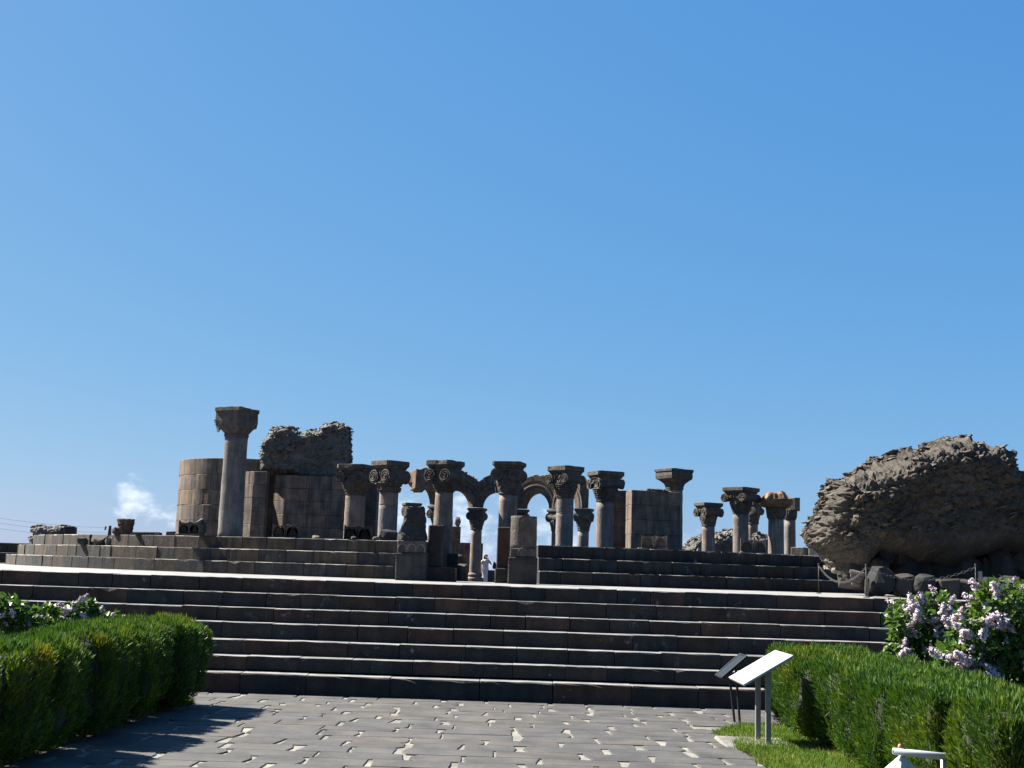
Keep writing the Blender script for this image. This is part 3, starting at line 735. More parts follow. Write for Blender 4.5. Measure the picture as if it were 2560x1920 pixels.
# piece of wall between the ruined pier and the first columns
w3 = thing('wall_fragment', 'reddish wall stub standing between the two columns right of the ruined pier', 'wall', (at(930, 1300, 40).x, 40, FLOOR))
a0 = at(905, 1300, 40); a1 = at(943, 1300, 40); zt_ = at(925, 1210, 40).z
wall_blocks(w3, Vector((a0.x, 40, 0)), Vector((a1.x, 40, 0)), FLOOR, [(zt_-FLOOR)/6]*6, .7, MS['arch'], rg, .7)
w4 = thing('wall_fragment', 'narrow broken wall stub seen through the arch right of the chipped column', 'wall', (at(1140, 1350, 63).x, 63, FLOOR))
a0 = at(1118, 1350, 63); a1 = at(1150, 1350, 63); zt_ = at(1140, 1316, 63).z
wall_blocks(w4, Vector((a0.x, 63.3, 0)), Vector((a1.x, 63.3, 0)), FLOOR, [(zt_-FLOOR)/5]*5, .6, MS['arch'], rg, .7)
p = at(1146, 1313, 63.2); part('broken_tip', mesh(*rock(.35, .3, .6, 7)), MS['col'], w4, (p.x-.05, 63.3, zt_-.05))
w5 = thing('wall_fragment', 'low reddish wall behind the small column with moulded base', 'wall', (at(1178, 1400, 65.5).x, 65.5, FLOOR))
a0 = at(1140, 1400, 65.5); a1 = at(1206, 1400, 65.5); zt_ = at(1180, 1357, 65.5).z
wall_blocks(w5, Vector((a0.x, 65.8, 0)), Vector((a1.x, 65.8, 0)), FLOOR, [(zt_-FLOOR)/4]*4, .5, MS['arch'], rg, .9)
# pale sunlit wall beside the boulder
w6 = thing('pale_wall', 'low pale sunlit wall of big blocks left of the boulder', 'wall', (at(2030, 1390, 36).x, 36, FLOOR))
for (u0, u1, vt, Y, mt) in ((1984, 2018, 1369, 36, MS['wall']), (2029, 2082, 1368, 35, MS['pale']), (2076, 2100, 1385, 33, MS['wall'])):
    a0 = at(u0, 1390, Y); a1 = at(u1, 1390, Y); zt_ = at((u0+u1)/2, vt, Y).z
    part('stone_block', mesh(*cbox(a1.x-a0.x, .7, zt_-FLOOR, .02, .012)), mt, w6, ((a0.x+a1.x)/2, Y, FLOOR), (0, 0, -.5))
# ================================================================== stumps, fragments, boulder
def stack(name, label, cat, pieces, Y, sd, base_z=None):
    """pieces: (part name, shape, u0, u1, v0 top, v1 bottom, depth m, material, yaw)"""
    u0 = pieces[-1][2]; u1 = pieces[-1][3]; vb = pieces[-1][5]
    c = at((u0+u1)/2, vb, Y); t = thing(name, label, cat, (c.x, Y, c.z))
    for i, (nm, shp, a, b, vt, vbm, dep, mt, yaw) in enumerate(pieces):
        p0, p1 = at(a, (vt+vbm)/2, Y), at(b, (vt+vbm)/2, Y); w = p1.x-p0.x; z1 = at((a+b)/2, vt, Y).z; z0 = at((a+b)/2, vbm, Y).z; h = z1-z0
        x = (p0.x+p1.x)/2
        if shp == 'box': g = cbox(w, dep, h-.002, min(.02, w*.06), .008)
        elif shp == 'rock': g = rock(w, dep, h, sd*10+i, 40, .75)
        elif shp == 'drum': g = rough_lathe([(w/2, 0), (w/2*1.0, h*.6), (w/2*.99, h)], 40, .008, sd+i, 5)
        elif shp == 'worn':     # tapering weathered stump with eroded top
            V, F = loft([sq(w/2, h*k/20, 56, .75, dep/2) for k in range(21)]); o_ = []
            for v in V:
                v = Vector(v); k = v.z/h; f = 1-.42*k**2.2; d = .12*mn.noise(v*3.3+Vector((sd, i, 0)))+.07*mn.noise(v*9)+.04*mn.noise(v*21)
                o_.append((v.x*(f+d)+.05*k*w, v.y*(f+d), v.z-(.12*abs(mn.noise(v*5)) if k > .9 else 0)))
            g = carve((o_, F), .035, 5, sd, 'leaf')
        part(nm, mesh(*g, shp == 'drum'), mt, t, (x, Y+.0, z0), (0, 0, yaw))
    return t
YP = 26.0
zbase = ZT
t = stack('stacked_stump', 'weathered tapering stump on an arcaded block at the left of the entrance', 'stump', [
    ('eroded_stump', 'worn', 1000, 1066, 1266, 1351, .5, MS['pile'], .1),
    ('arcaded_block', 'box', 996, 1066, 1351, 1383, .6, MS['cap'], 0),
    ('pedestal', 'box', 992, 1068, 1383, 1455, .7, MS['ring'], 0)], YP, 3)
# blind arches and mouldings on the arcaded block
p = at(1031, 1383, YP); z0 = p.z; zA = at(1031, 1351, YP).z
for k in (-1, 0, 1):
    pts = [(k*.19+.085*math.cos(a), -.30, .06+.11*math.sin(a)) for a in [math.pi*i/10 for i in range(11)]]
    pts = [(pts[0][0], -.30, .0)]+pts+[(pts[-1][0], -.30, 0)]
    part('blind_arch', mesh(*tube(pts, .016, 6)), MS['col'], t, (p.x, YP, z0+.02))
for k, z in enumerate((-.03, -.09, -.16)):
    part('moulding', mesh(*box(-.325, .325, -.366+.012*k, -.34, z-.02, z)), MS['ring'], t, (p.x, YP, z0))
stack('stacked_stump', 'small dark square stump on two blocks, right beside the tapering stump', 'stump', [
    ('square_stump', 'box', 1071, 1109, 1313, 1356, .36, MS['step'], .12),
    ('upper_block', 'box', 1069, 1105, 1353, 1418, .34, MS['step'], 0),
    ('lower_block', 'box', 1058, 1140, 1417, 1457, .6, MS['step'], 0)], YP+.45, 5)
t = stack('round_drum_stump', 'smooth round drum on a notched block and moulded pedestal right of the entrance', 'stump', [
    ('column_drum', 'drum', 1276, 1342, 1291, 1372, .5, MS['cap'], 0),
    ('notched_block', 'box', 1274, 1341, 1371, 1393, .56, MS['cap'], 0),
    ('pedestal', 'box', 1270, 1342, 1393, 1462, .66, MS['pile'], 0)], YP, 9)
p = at(1306, 1371, YP); pts = [(.085*math.cos(a), -.295, -.06+.09*math.sin(a)) for a in [math.pi*i/10 for i in range(11)]]
pts = [(-.15*-1, -.295, -.06)]+pts+[(-.15, -.295, -.06)]
part('carved_arch', mesh(*tube(pts, .014, 6)), MS['col'], t, (p.x, YP, p.z-.03))
p = at(1306, 1393, YP)
for k, z in enumerate((-.05, -.11, -.2)): part('moulding', mesh(*box(-.31, .31, -.345+.012*k, -.32, z-.02, z)), MS['pile'], t, (p.x, YP, p.z))
stack('square_pillar', 'dark square pillar stump left of the smooth round drum', 'stump', [
    ('pillar', 'box', 1243, 1276, 1318, 1422, .3, MS['step'], 0),
    ('base_block', 'box', 1237, 1288, 1421, 1460, .5, MS['step'], 0)], YP+.75, 12)
stack('wedge_stone', 'slanted stone with one sunlit edge beside the woman in white', 'stone', [
    ('slab', 'box', 1224, 1242, 1425, 1462, .4, MS['col'], .35)], 33.0, 14)
p = at(1236, 1421, 33); tag(part('ball_stone', mesh(*rock(.14, .2, .22, 3, 30)), MS['col'], None, (p.x, 33, p.z-.02)), 'small rounded sunlit stone on top of the slanted stone', 'stone')
# foot of the chipped column: pedestal and carved fragments in the entrance
stack('column_pedestal', 'dark block pedestal under the chipped column in the entrance', 'pedestal', [
    ('block', 'box', 1098, 1140, 1384, 1480, .6, MS['step'], .2)], NEAR, 15)
for i, (u, vt, w, h, d, Y) in enumerate(((1148, 1388, 26, 30, .3, 34.6), (1150, 1412, 34, 44, .4, 34.2), (1122, 1378, 30, 20, .3, 35.0))):
    p = at(u, vt+h, Y); tag(part('carved_fragment', mesh(*carve(rock(px(w, Y), d, px(h, Y)+.35, 40+i, 60, .5), .03, 8, i)), MS['arch'], None, (p.x, Y, p.z-.3), (0, 0, i)),
        ['upper reddish carved fragment heaped in the entrance', 'lower reddish carved fragment heaped in the entrance beside the small column', 'flat carved fragment at the foot of the chipped column'][i], 'fragment', 'carved fragments heaped in the entrance')
p = at(970, 1353, 30); tag(part('broken_capital', mesh(*carve(rock(.52, .4, .34, 71, 50, .5), .02, 8, 2)), MS['pile'], None, (p.x, 30, ZRING-.02), (0, 0, .4)), 'sunlit broken stone on the platform left of the tapering stump', 'fragment')

# twin arched base stones on the platform edge
def twin(label, u0, u1, vt, vb, Y, mt, yaw=0, piece=False):
    p0, p1 = at(u0, vb, Y), at(u1, vb, Y); w = p1.x-p0.x; h = at(u0, vt, Y).z-at(u0, vb, Y).z; x = (p0.x+p1.x)/2; zb = ZRING-.006
    t = thing('twin_arch_stone', label, 'carved stone', (x, Y, zb), 'twin arched base stones on the platform edge')
    dz = p0.z-zb; h += max(dz, 0)
    part('plinth', mesh(*cbox(w*1.02, .5, h*.16, .012, .006)), mt, t, None, (0, 0, yaw))
    rr = w*.205; zs = h*.16; hh_ = h-zs
    arc = lambda cx: [(cx+rr*math.cos(a), zs+hh_*.28+rr*1.1*math.sin(a)) for a in [math.pi-math.pi*i/12 for i in range(13)]]
    for s in (-1, 1):       # each half: a plate with an arched niche, flaring towards its top corners
        cx = s*w*.245; xi, xo = s*w*.012, s*w*.49
        P_ = [(xi, zs), (xi, h*.97), (cx-s*w*.05, h*.86), (cx+s*w*.05, h*.86), (xo, h)] if s > 0 else [(xi, zs), (xi, h*.90), (cx, h*.84), (xo*.9, h*.9), (xo, h)]
        ar = arc(cx); ar = [(ar[0][0], zs)]+ar+[(ar[-1][0], zs)]
        poly = P_+[(xo, zs)]+(ar[::-1] if s > 0 else ar)
        bm = bmesh.new(); f0 = bm.faces.new([bm.verts.new((a, -.29, b)) for a, b in poly]); bmesh.ops.triangulate(bm, faces=[f0])
        ex = bmesh.ops.extrude_face_region(bm, geom=bm.faces[:]); bmesh.ops.translate(bm, vec=(0, .13, 0), verts=[v for v in ex['geom'] if isinstance(v, bmesh.types.BMVert)])
        bmesh.ops.recalc_face_normals(bm, faces=bm.faces); me = bpy.data.meshes.new('m'); bm.to_mesh(me); bm.free()
        part('arched_plate', me, mt, t, None, (0, 0, yaw))
    V = [(-w*.46, zs*.99), (w*.46, zs*.99), (w*.46, h*.8), (0, h*.7), (-w*.46, h*.8)]
    part('body', mesh(*loft([[(a, -.158, b) for a, b in V], [(a, .2, b) for a, b in V]])), mt, t, None, (0, 0, yaw))
    if piece: part('broken_lump', mesh(*rock(w*.55, .4, h*1.25, 5, 40, .5)), MS['step'], t, (x+w*.28, Y+.28, zb+.02))
twin('twin arched stone with a broken lump behind it, left of the tallest column', 452, 505, 1309, 1345, 29.4, MS['ring'], 0, True)
twin('twin arched stone before the ruined pier', 685, 752, 1310, 1346, 29.2, MS['ring'])
twin('twin arched stone before the low block wall, sunlit on its left end', 1602, 1668, 1337, 1374, 28.6, MS['col'], -.12)
twin('twin arched stone at the foot of the wide flat topped column, near the boulder', 1850, 1914, 1350, 1389, 30.2, MS['col'], -.15)
p = at(888, 1345, 30.0); twin('twin arched stone at the foot of the sunlit abacus column', 862, 932, 1312, 1352, 30.2, MS['ring'])

# left end: drum stub, slabs, rubble fragment
p = at(312, 1347, 31.5); t = thing('drum_stub', 'dark waisted column stub standing alone on the platform far left', 'stump', (p.x, 31.5, ZRING))
hh = at(312, 1297, 31.5).z-ZRING; w = px(40, 31.5)/2
part('drum', mesh(*rough_lathe([(w*1.0, 0), (w*.9, hh*.25), (w*.95, hh*.5), (w*1.07, hh*.75), (w*1.05, hh*.95), (w*.9, hh)], 36, .05, 4, 4)), MS['step'], t)
part('broken_foot', mesh(*rock(.22, .3, hh*.5, 8, 40, .6)), MS['step'], t, (p.x-w*1.1, 31.5, ZRING-.01))
for (u0, u1, vt, Y, h, lb, mt) in ((337, 400, 1345, 31.0, .09, 'thin flat slab lying right of the waisted stub', MS['step']), (420, 440, 1328, 34.5, .0, 'small brown block beside the foot of the curved wall', MS['wall'])):
    p0, p1 = at(u0, vt, Y), at(u1, vt, Y); h = max(.08, p0.z-ZRING)
    tag(part('stone_slab', mesh(*cbox(p1.x-p0.x, .4, h, .015, .01)), mt, None, ((p0.x+p1.x)/2, Y, ZRING-.004)), lb, 'stone')
Z1 = lambda L: [(x/4.608, 1150+y/4.608) for x, y in L]
fr, fc = outline_mesh(Z1([(345, 940), (400, 900), (430, 860), (370, 825), (400, 780), (520, 765), (640, 775), (690, 755), (770, 770), (790, 940)]), 36.5, .9, .035, .25, 5, .06, 1.6)
t = thing('rubble_fragment', 'low jagged lump of layered rubble with a dark end block, far left on the platform', 'rubble', (fc.x, 36.5, ZRING))
part('rubble_core', fr, MS['rubble'], t, fc)
o = part('rubble_stones', shards(fr, 260, .11, 9, 0), MS['shard'], t, fc); o['kind'] = 'stuff'
p0, p1 = at(165, 1330, 36.3), at(188, 1330, 36.3); part('end_block', mesh(*cbox(p1.x-p0.x, .6, at(175, 1316, 36.3).z-ZRING, .02, .02)), MS['step'], t, ((p0.x+p1.x)/2, 36.3, ZRING-.004), (0, 0, .15))
hc3 = (ZRING-ZT)/3
for i, (deg, rr2, zc, w, h) in enumerate(((-44.2, 15.42, 2, .42, .27), (-42.6, 15.5, 2, .5, .30), (-41.0, 15.4, 2, .42, .25), (-43.4, 15.93, 2, .3, .2))):
    p = rp(rr2, R(deg), ZT+hc3*zc-.01); tag(part('broken_block', mesh(*rock(w, .5 if i < 3 else .26, h, 80+i, 40, .7)), MS['ring'], None, p, (0, 0, R(deg)+i*.3)),
        ['leftmost of the tumbled blocks in the gap of the curved platform', 'large tilted block in the gap of the curved platform', 'dark broken block right of the tilted one in the gap of the curved platform', 'low broken block under the gap of the curved platform'][i], 'stone', 'tumbled blocks in the platform gap')

# ---- the huge boulder of fallen masonry and the stones it rests on
Z7 = lambda L: [(1980+x/3.771, 1060+y/3.771) for x, y in L]
bo = Z7([(262, 1045), (262, 960), (285, 862), (330, 812), (365, 735), (362, 650), (385, 520), (440, 440), (560, 448), (690, 402), (800, 360), (900, 312), (1010, 280), (1130, 215), (1260, 188), (1370, 150), (1430, 105), (1500, 148), (1600, 98), (1700, 118), (1790, 155), (1900, 145), (2060, 208), (2110, 310), (2187, 395), (2420, 500), (2560, 740), (2620, 960), (2560, 1190), (2380, 1265), (2187, 1235), (2000, 1200), (1800, 1275), (1650, 1335), (1500, 1368), (1380, 1312), (1230, 1342), (1120, 1265), (930, 1225), (895, 1200), (800, 1330), (650, 1372), (520, 1345), (430, 1260), (380, 1170), (290, 1105)])
YB = 24.6
bm_, bc = outline_mesh(bo, YB, 3.6, .034, .55, 11, .17, .75, tilt=R(18), back=.0, lean=.30, smooth=-.9, taper=.36)
bt = thing('masonry_boulder', 'huge tilted boulder of fallen layered masonry propped on a stone pile', 'boulder', (bc.x, YB, ZT))
part('rubble_core', bm_, MS['boulder'], bt, (bc.x, YB+1.25, bc.z-.07))
o = part('rubble_stones', shards(bm_, 900, .11, 13, R(18), .34, lambda c_, n_: n_.y < .6 and n_.z > -.35 and c_.z-.12*c_.x > -.6 and (n_.z > .35 or mn.noise(Vector((c_.x*.5, 3.3, (c_.z-.32*c_.x)*2.2))) > -.08)), MS['bshard'], bt, (bc.x, YB+1.25, bc.z-.07)); o['kind'] = 'stuff'
rg = random.Random(3)
Z7p = [(560, 1290, 120, 200, 'rock'), (650, 1300, 190, 180, 'rock'), (790, 1370, 170, 150, 'rock'), (880, 1250, 180, 160, 'rock'), (1010, 1240, 130, 120, 'box'), (830, 1530, 220, 260, 'rock'), (1080, 1420, 170, 210, 'rock'),
       (1060, 1560, 220, 200, 'rock'), (1240, 1560, 200, 210, 'rock'), (1240, 1400, 190, 170, 'rock'), (1420, 1420, 260, 190, 'rock'), (1450, 1550, 200, 190, 'box'), (1620, 1460, 200, 280, 'rock'), (1640, 1620, 200, 180, 'box'),
       (1820, 1440, 200, 260, 'rock'), (1850, 1600, 220, 200, 'rock'), (2000, 1420, 230, 260, 'rock'), (2060, 1560, 220, 220, 'rock'), (2150, 1330, 180, 200, 'rock'), (2220, 1480, 220, 260, 'rock'), (730, 1560, 110, 190, 'rock'), (1950, 1270, 160, 150, 'rock'), (2330, 1330, 220, 260, 'rock'), (2420, 1480, 260, 300, 'rock')]
LAB = ['narrow stone propped under the boulder at its left end', 'brown stone wedged under the left lobe of the boulder', 'rounded dark stone below the left lobe of the boulder', 'dark stone in the hollow under the boulder', 'squared block with a bright corner in the hollow under the boulder',
       'large smooth dark stone low in the pile by the second barrier post', 'sunlit brown stone standing in the middle of the pile', 'low grey stone above the lilac, under the sunlit brown stone', 'wide low stone in the middle foot of the pile', 'dark stone right of the sunlit brown stone',
       'long dark stone under the belly of the boulder', 'squared dark block at the foot of the pile left of the speckled block', 'tall speckled stone under the belly of the boulder', 'speckled block low in the pile beside the third barrier post',
       'dark stone behind the third barrier post', 'low stone right of the third barrier post', 'broad stone under the right part of the boulder', 'low dark stone near the right edge of the pile', 'pale wedge stone at the right edge under the boulder', 'lowest stone at the right edge of the pile', 'narrow sunlit stone beside the second barrier post', 'dark stone jammed under the right lobe of the boulder', 'upper stone of the pile cut off by the right edge', 'lower stone of the pile cut off by the right edge']
for i, (x, y, w, h, shp) in enumerate(Z7p):
    u, v = 1980+x/3.771, 1060+y/3.771; row = 1 if y > 1500 else 0
    Y = (23.2 if row else 25.0)+rg.uniform(-.2, .3); ww, h2 = px(w/3.771, Y)*(1.12 if row else 1.4), px(h/3.771, Y)*(1.12 if row else 1.4); p = at(u, v+h/3.771*.6, Y)
    z = max(p.z, ZT-.01) if row else p.z
    m0 = rock(ww, ww*.9, h2, 200+i, 70, .42) if shp == 'rock' else cbox(ww*.8, .5, h2*.9, .03, .03)
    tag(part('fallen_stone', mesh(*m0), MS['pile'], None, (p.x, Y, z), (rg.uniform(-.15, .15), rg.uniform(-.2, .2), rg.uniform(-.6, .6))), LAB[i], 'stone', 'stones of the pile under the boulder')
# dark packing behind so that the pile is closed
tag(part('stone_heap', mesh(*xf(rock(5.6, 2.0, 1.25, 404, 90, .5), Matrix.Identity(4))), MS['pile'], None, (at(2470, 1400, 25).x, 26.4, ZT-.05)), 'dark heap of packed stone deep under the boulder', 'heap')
tag(part('cornice_piece', mesh(*join([xf(cbox(.26-.05*k, .3, .07, .01, .004), Matrix.Translation((0, .02*k, -.07*k))) for k in range(4)])), MS['col'], None, at(2143, 1437, 23.2), (0, .25, -.4)), 'fallen moulded cornice piece at the left end of the pile', 'fragment')
L = []
for i in range(90):
    u = rg.uniform(2064, 2150); v = 1400+(u-2064)*.55+rg.uniform(-6, 26); p = at(u, v, 25.5+rg.uniform(-.5, .5)); s = rg.uniform(.05, .16)
    L.append(xf(rock(s*1.5, s, s*.7, i, 12), Matrix.Translation(p)))
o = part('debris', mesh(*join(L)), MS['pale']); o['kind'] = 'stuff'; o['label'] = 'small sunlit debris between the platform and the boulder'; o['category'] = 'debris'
# barrier posts and chain
PST = [(2047, 1480, 26.2, 66, 'slim barrier post on the terrace left of the boulder, chain attached'), (2166, 1495, 21.4, 78, 'barrier post at the terrace edge before the stone pile'), (2441, 1512, 21.4, 95, 'barrier post with a small plate, rising behind the lilac')]
tops_ = []
for u, v, Y, h, lb in PST:
    p = at(u, v, Y); hz = px(h, Y); t = thing('barrier_post', lb, 'post', (p.x, Y, ZT-.004), 'barrier posts before the ruin')
    zt = p.z+hz
    part('rod', mesh(*lathe([(.009, 0), (.009, zt-ZT)], 10), True), MS['iron'], t); part('foot_plate', mesh(*lathe([(.06, 0), (.06, .012), (.02, .02)], 14)), MS['iron'], t)
    part('cap', mesh(*lathe([(.013, 0), (.02, .01), (.016, .03), (.004, .035)], 10)), MS['iron'], t, (p.x, Y, zt))
    tops_.append(Vector((p.x, Y, zt-.02)))
p = at(2455, 1440, 21.3); part('plate', mesh(*box(-.035, .035, -.006, .006, -.08, .08)), MS['steel'], t, (p.x, 21.38, p.z))
def chain(label, a, b, sag, lk=.07):
    n = int((b-a).length*1.15/lk); L = []
    for i in range(n):
        q = (i+.5)/n; c = a.lerp(b, q)-Vector((0, 0, sag*4*q*(1-q))); dz = -(sag*4*(1-2*q))
        d = ((b-a)+Vector((0, 0, dz))).normalized(); s = d.cross(Vector((0, 0, 1))).normalized(); w = d.cross(s) if i % 2 else s
        pts = [c+d*lk*.62*math.cos(k*math.pi/4)+w*lk*.3*math.sin(k*math.pi/4) for k in range(9)]
        L.append(tube(pts, .0032, 4))
    tag(part('barrier_chain', mesh(*join(L)), MS['iron']), label, 'chain', 'barrier chains')
chain('chain sagging from the slim barrier post down over the debris', tops_[0], tops_[1], .30)
chain('chain stretched between the barrier posts before the stone pile', tops_[1], tops_[2], .22)
# mounds of fallen masonry far behind, right
for i, (pl_, Y, lb, sd) in enumerate(((((1700, 1392), (1712, 1368), (1722, 1352), (1736, 1345), (1752, 1340), (1775, 1338), (1800, 1330), (1815, 1327), (1832, 1330), (1850, 1336), (1866, 1342), (1880, 1392)), 52, 'far rounded heap of rubble masonry behind the shortest column', 21),
                              (((1880, 1392), (1886, 1335), (1900, 1338), (1915, 1345), (1930, 1350), (1940, 1392)), 51, 'dark jagged rubble heap behind the thick columns', 22))):
    m_, c_ = outline_mesh(list(pl_), Y, 1.6, .07, .6, sd, .09, 1.2)
    t = thing('rubble_mound', lb, 'rubble', (c_.x, Y, FLOOR)); part('rubble_core', m_, MS['rubble'], t, c_)
    o = part('rubble_stones', shards(m_, 500, .13, sd, 0, .4, lambda c_, n_: n_.y < .3), MS['shard'], t, c_); o['kind'] = 'stuff'
# utility pole and wires far behind
Yp = 160; pb = at(269, 1395, Yp); pt_ = at(269, 1314, Yp); t = thing('utility_pole', 'distant wooden utility pole with insulators left of the waisted stub', 'pole', (pb.x, Yp, 0))
hz = pt_.z
part('leg', mesh(*tube([(-.45, 0, 0), (-.05, 0, hz)], .16, 8, .12)), MS['wood'], t); part('leg', mesh(*tube([(.45, 0, 0), (.05, 0, hz)], .16, 8, .12)), MS['wood'], t)
part('crossbar', mesh(*box(-.25, .25, -.1, .1, hz-3.2, hz-3.0)), MS['wood'], t)
for k, (du, v) in enumerate(((-5, 1318), (-6, 1322), (6, 1330), (6, 1334), (-8, 1342), (-8, 1346))):
    q = at(269+du, v, Yp); part('insulator', mesh(*lathe([(.10, -.15), (.16, 0), (.08, .15)], 8)), MS['wire'], t, q)
WL = ['highest wire crossing the sky at the left edge', 'middle wire crossing the sky at the left edge', 'lowest wire crossing the sky at the left edge']
for k, (v0, v1) in enumerate(((1294, 1319), (1306, 1332), (1320, 1345))):
    a = at(-60, v0-8, 118); b = at(266, v1, Yp); pts = [a.lerp(b, i/16)-Vector((0, 0, 1.1*4*(i/16)*(1-i/16)*.25)) for i in range(17)]
    tag(part('power_wire', mesh(*tube(pts, .011, 5)), MS['wire']), WL[k], 'wire', 'power wires')
# small broken stones along the platform edge
rg = random.Random(15)
for i in range(11):
    dg = rg.choice((rg.uniform(-40, -10), rg.uniform(4, 40))); lab_ = 'small broken stone lying on the platform edge '+('left of the tallest column' if dg < -27 else 'before the ruined pier' if dg < -17.5 else 'between the pier and the tapering stump' if dg < 0 else 'before the block wall columns' if dg < 20 else 'before the columns near the boulder'); rr2 = 15.65-rg.uniform(.08, .35); s_ = rg.uniform(.05, .15)
    tag(part('loose_stone', mesh(*rock(s_*1.5, s_*1.2, s_*.8, 900+i, 16)), rg.choice((MS['col'], MS['pale'], MS['pile'])), None, rp(rr2, R(dg), ZRING-.012), (0, 0, i)), lab_, 'stone', 'loose stones on the platform edge')
# the woman in white
def person():
    Yq = 64.0; b = at(1213, 1458, Yq); X, Z = at(1214, 1420, Yq).x, FLOOR
    H = at(1212, 1387, Yq).z-Z
    t = thing('person', 'woman in a long white dress, hand raised to her face, standing in the entrance', 'person', (X, Yq, Z)); k = H/1.66
    vs_ = [(0,0,.92,.13,.10), (0,0,1.10,.11,.085), (0,-.01,1.30,.13,.09), (0,-.01,1.40,.055,.05), (.015,-.015,1.47,.05,.05), (.03,-.03,1.56,.082,.095), (.03,-.03,1.62,.06,.07),
           (.17,-.01,1.34,.05,.05), (.31,-.06,1.15,.038,.04), (.145,-.17,1.40,.028,.028), (.115,-.19,1.49,.03,.018),                          # raised arm
           (-.17,0,1.34,.05,.05), (-.21,.0,1.08,.038,.038), (-.20,-.05,.84,.027,.027), (-.20,-.06,.76,.018,.032),                            # hanging arm
           (-.085,0,.88,.085,.085), (-.09,-.01,.48,.055,.06), (-.09,.01,.08,.04,.045), (-.10,-.13,.03,.035,.025),
           (.085,0,.88,.085,.085), (.10,-.04,.48,.055,.06), (.10,.0,.08,.04,.045), (.11,-.14,.03,.035,.025)]
    ed = [(0,1),(1,2),(2,3),(3,4),(4,5),(5,6),(2,7),(7,8),(8,9),(9,10),(2,11),(11,12),(12,13),(13,14),(0,15),(15,16),(16,17),(17,18),(0,19),(19,20),(20,21),(21,22)]
    def finger(root, dirs, r):
        i = root; p = Vector(vs_[root][:3])
        for d in dirs:
            p = p+Vector(d); vs_.append((*p, r, r)); ed.append((i, len(vs_)-1)); i = len(vs_)-1
    for q in range(4):
        finger(10, [(-.012+.010*q, .01, .03), (-.012, .03, .022-.004*q)], .0085); finger(14, [(.0, -.02+.014*q, -.035), (.004, -.004, -.03)], .0085)
    finger(10, [(-.03, .005, .0), (-.015, .015, .02)], .009); finger(14, [(.012, -.035, -.005), (.005, -.01, -.025)], .009)
    me = bpy.data.meshes.new('body'); me.from_pydata([tuple(Vector(v[:3])*k) for v in vs_], ed, [])
    tmp = bpy.data.objects.new('tmp', me); C.objects.link(tmp); sk = tmp.modifiers.new('s', 'SKIN'); sk.use_smooth_shade = True
    for i, v in enumerate(vs_): me.skin_vertices[0].data[i].radius = (v[3]*k, v[4]*k)
    me.skin_vertices[0].data[0].use_root = True
    sb = tmp.modifiers.new('d', 'SUBSURF'); sb.levels = 2; sb.render_levels = 2
    body = bpy.data.meshes.new_from_object(tmp.evaluated_get(bpy.context.evaluated_depsgraph_get())); bpy.data.objects.remove(tmp)
    for p_ in body.polygons: p_.use_smooth = True
    bo_ = part('body', body, MS['skin'], t)
    # face: nose, eyes, sunglasses shape, mouth
    fx, fy, fz = .03, -.03, 1.555
    part('nose', mesh(*[[Vector(v)*k for v in rock(.03, .035, .045, 2, 16)[0]], rock(.03, .035, .045, 2, 16)[1]]), MS['skin'], bo_, Vector((X, Yq, Z))+Vector((fx+.02, fy-.10, fz-.02))*k)
    for s in (-1, 1): part('eye', mesh(*rock(.032*k, .015*k, .018*k, 4, 20)), MS['hair'], bo_, Vector((X, Yq, Z))+Vector((fx+.02+s*.033, fy-.088, fz+.012))*k)
    part('mouth', mesh(*rock(.05*k, .015*k, .012*k, 5, 16)), MS['rust'], bo_, Vector((X, Yq, Z))+Vector((fx+.015, fy-.085, fz-.055))*k)
    prof = [(.10, .20, .13, 0), (.30, .19, .125, .02), (.6, .175, .12, .01), (.9, .168, .125, 0), (1.08, .145, .11, 0), (1.2, .158, .118, 0), (1.32, .165, .105, -.005), (1.395, .12, .075, -.008), (1.41, .07, .06, -.01)]
    rings = [[((a*math.cos(2*math.pi*j/40)*(1+.035*math.cos(j*math.pi*9/20)*(z < 1)))*k, (yo+b2*math.sin(2*math.pi*j/40)*(1+.035*math.cos(j*math.pi*9/20)*(z < 1)))*k, z*k) for j in range(40)] for z, a, b2, yo in prof]
    d_ = part('dress', mesh(*loft(rings), True), MS['dress'], t)
    for s, e in ((1, (.25, -.035, 1.235)), (-1, (-.2, .0, 1.2))): part('sleeve', mesh(*tube([Vector((s*.12, -.01, 1.37))*k, Vector((s*.18, -.01, 1.32))*k, Vector(e)*k], .068*k, 14, .06*k), True), MS['dress'], d_)
    L = []
    V, F = loft([circ(.0001, 1.69, 24)]+[[((.02+rx*math.cos(2*math.pi*j/24)), (.0+ry*math.sin(2*math.pi*j/24)), z) for j in range(24)] for z, rx, ry in ((1.68, .06, .07), (1.65, .10, .10), (1.58, .115, .10), (1.50, .115, .075), (1.42, .10, .06), (1.36, .07, .045))])
    V = [Vector((v[0]-.03, v[1]+.025, v[2]))*k for v in V]
    part('hair', mesh(V, F, True), MS['hair'], t)
person()
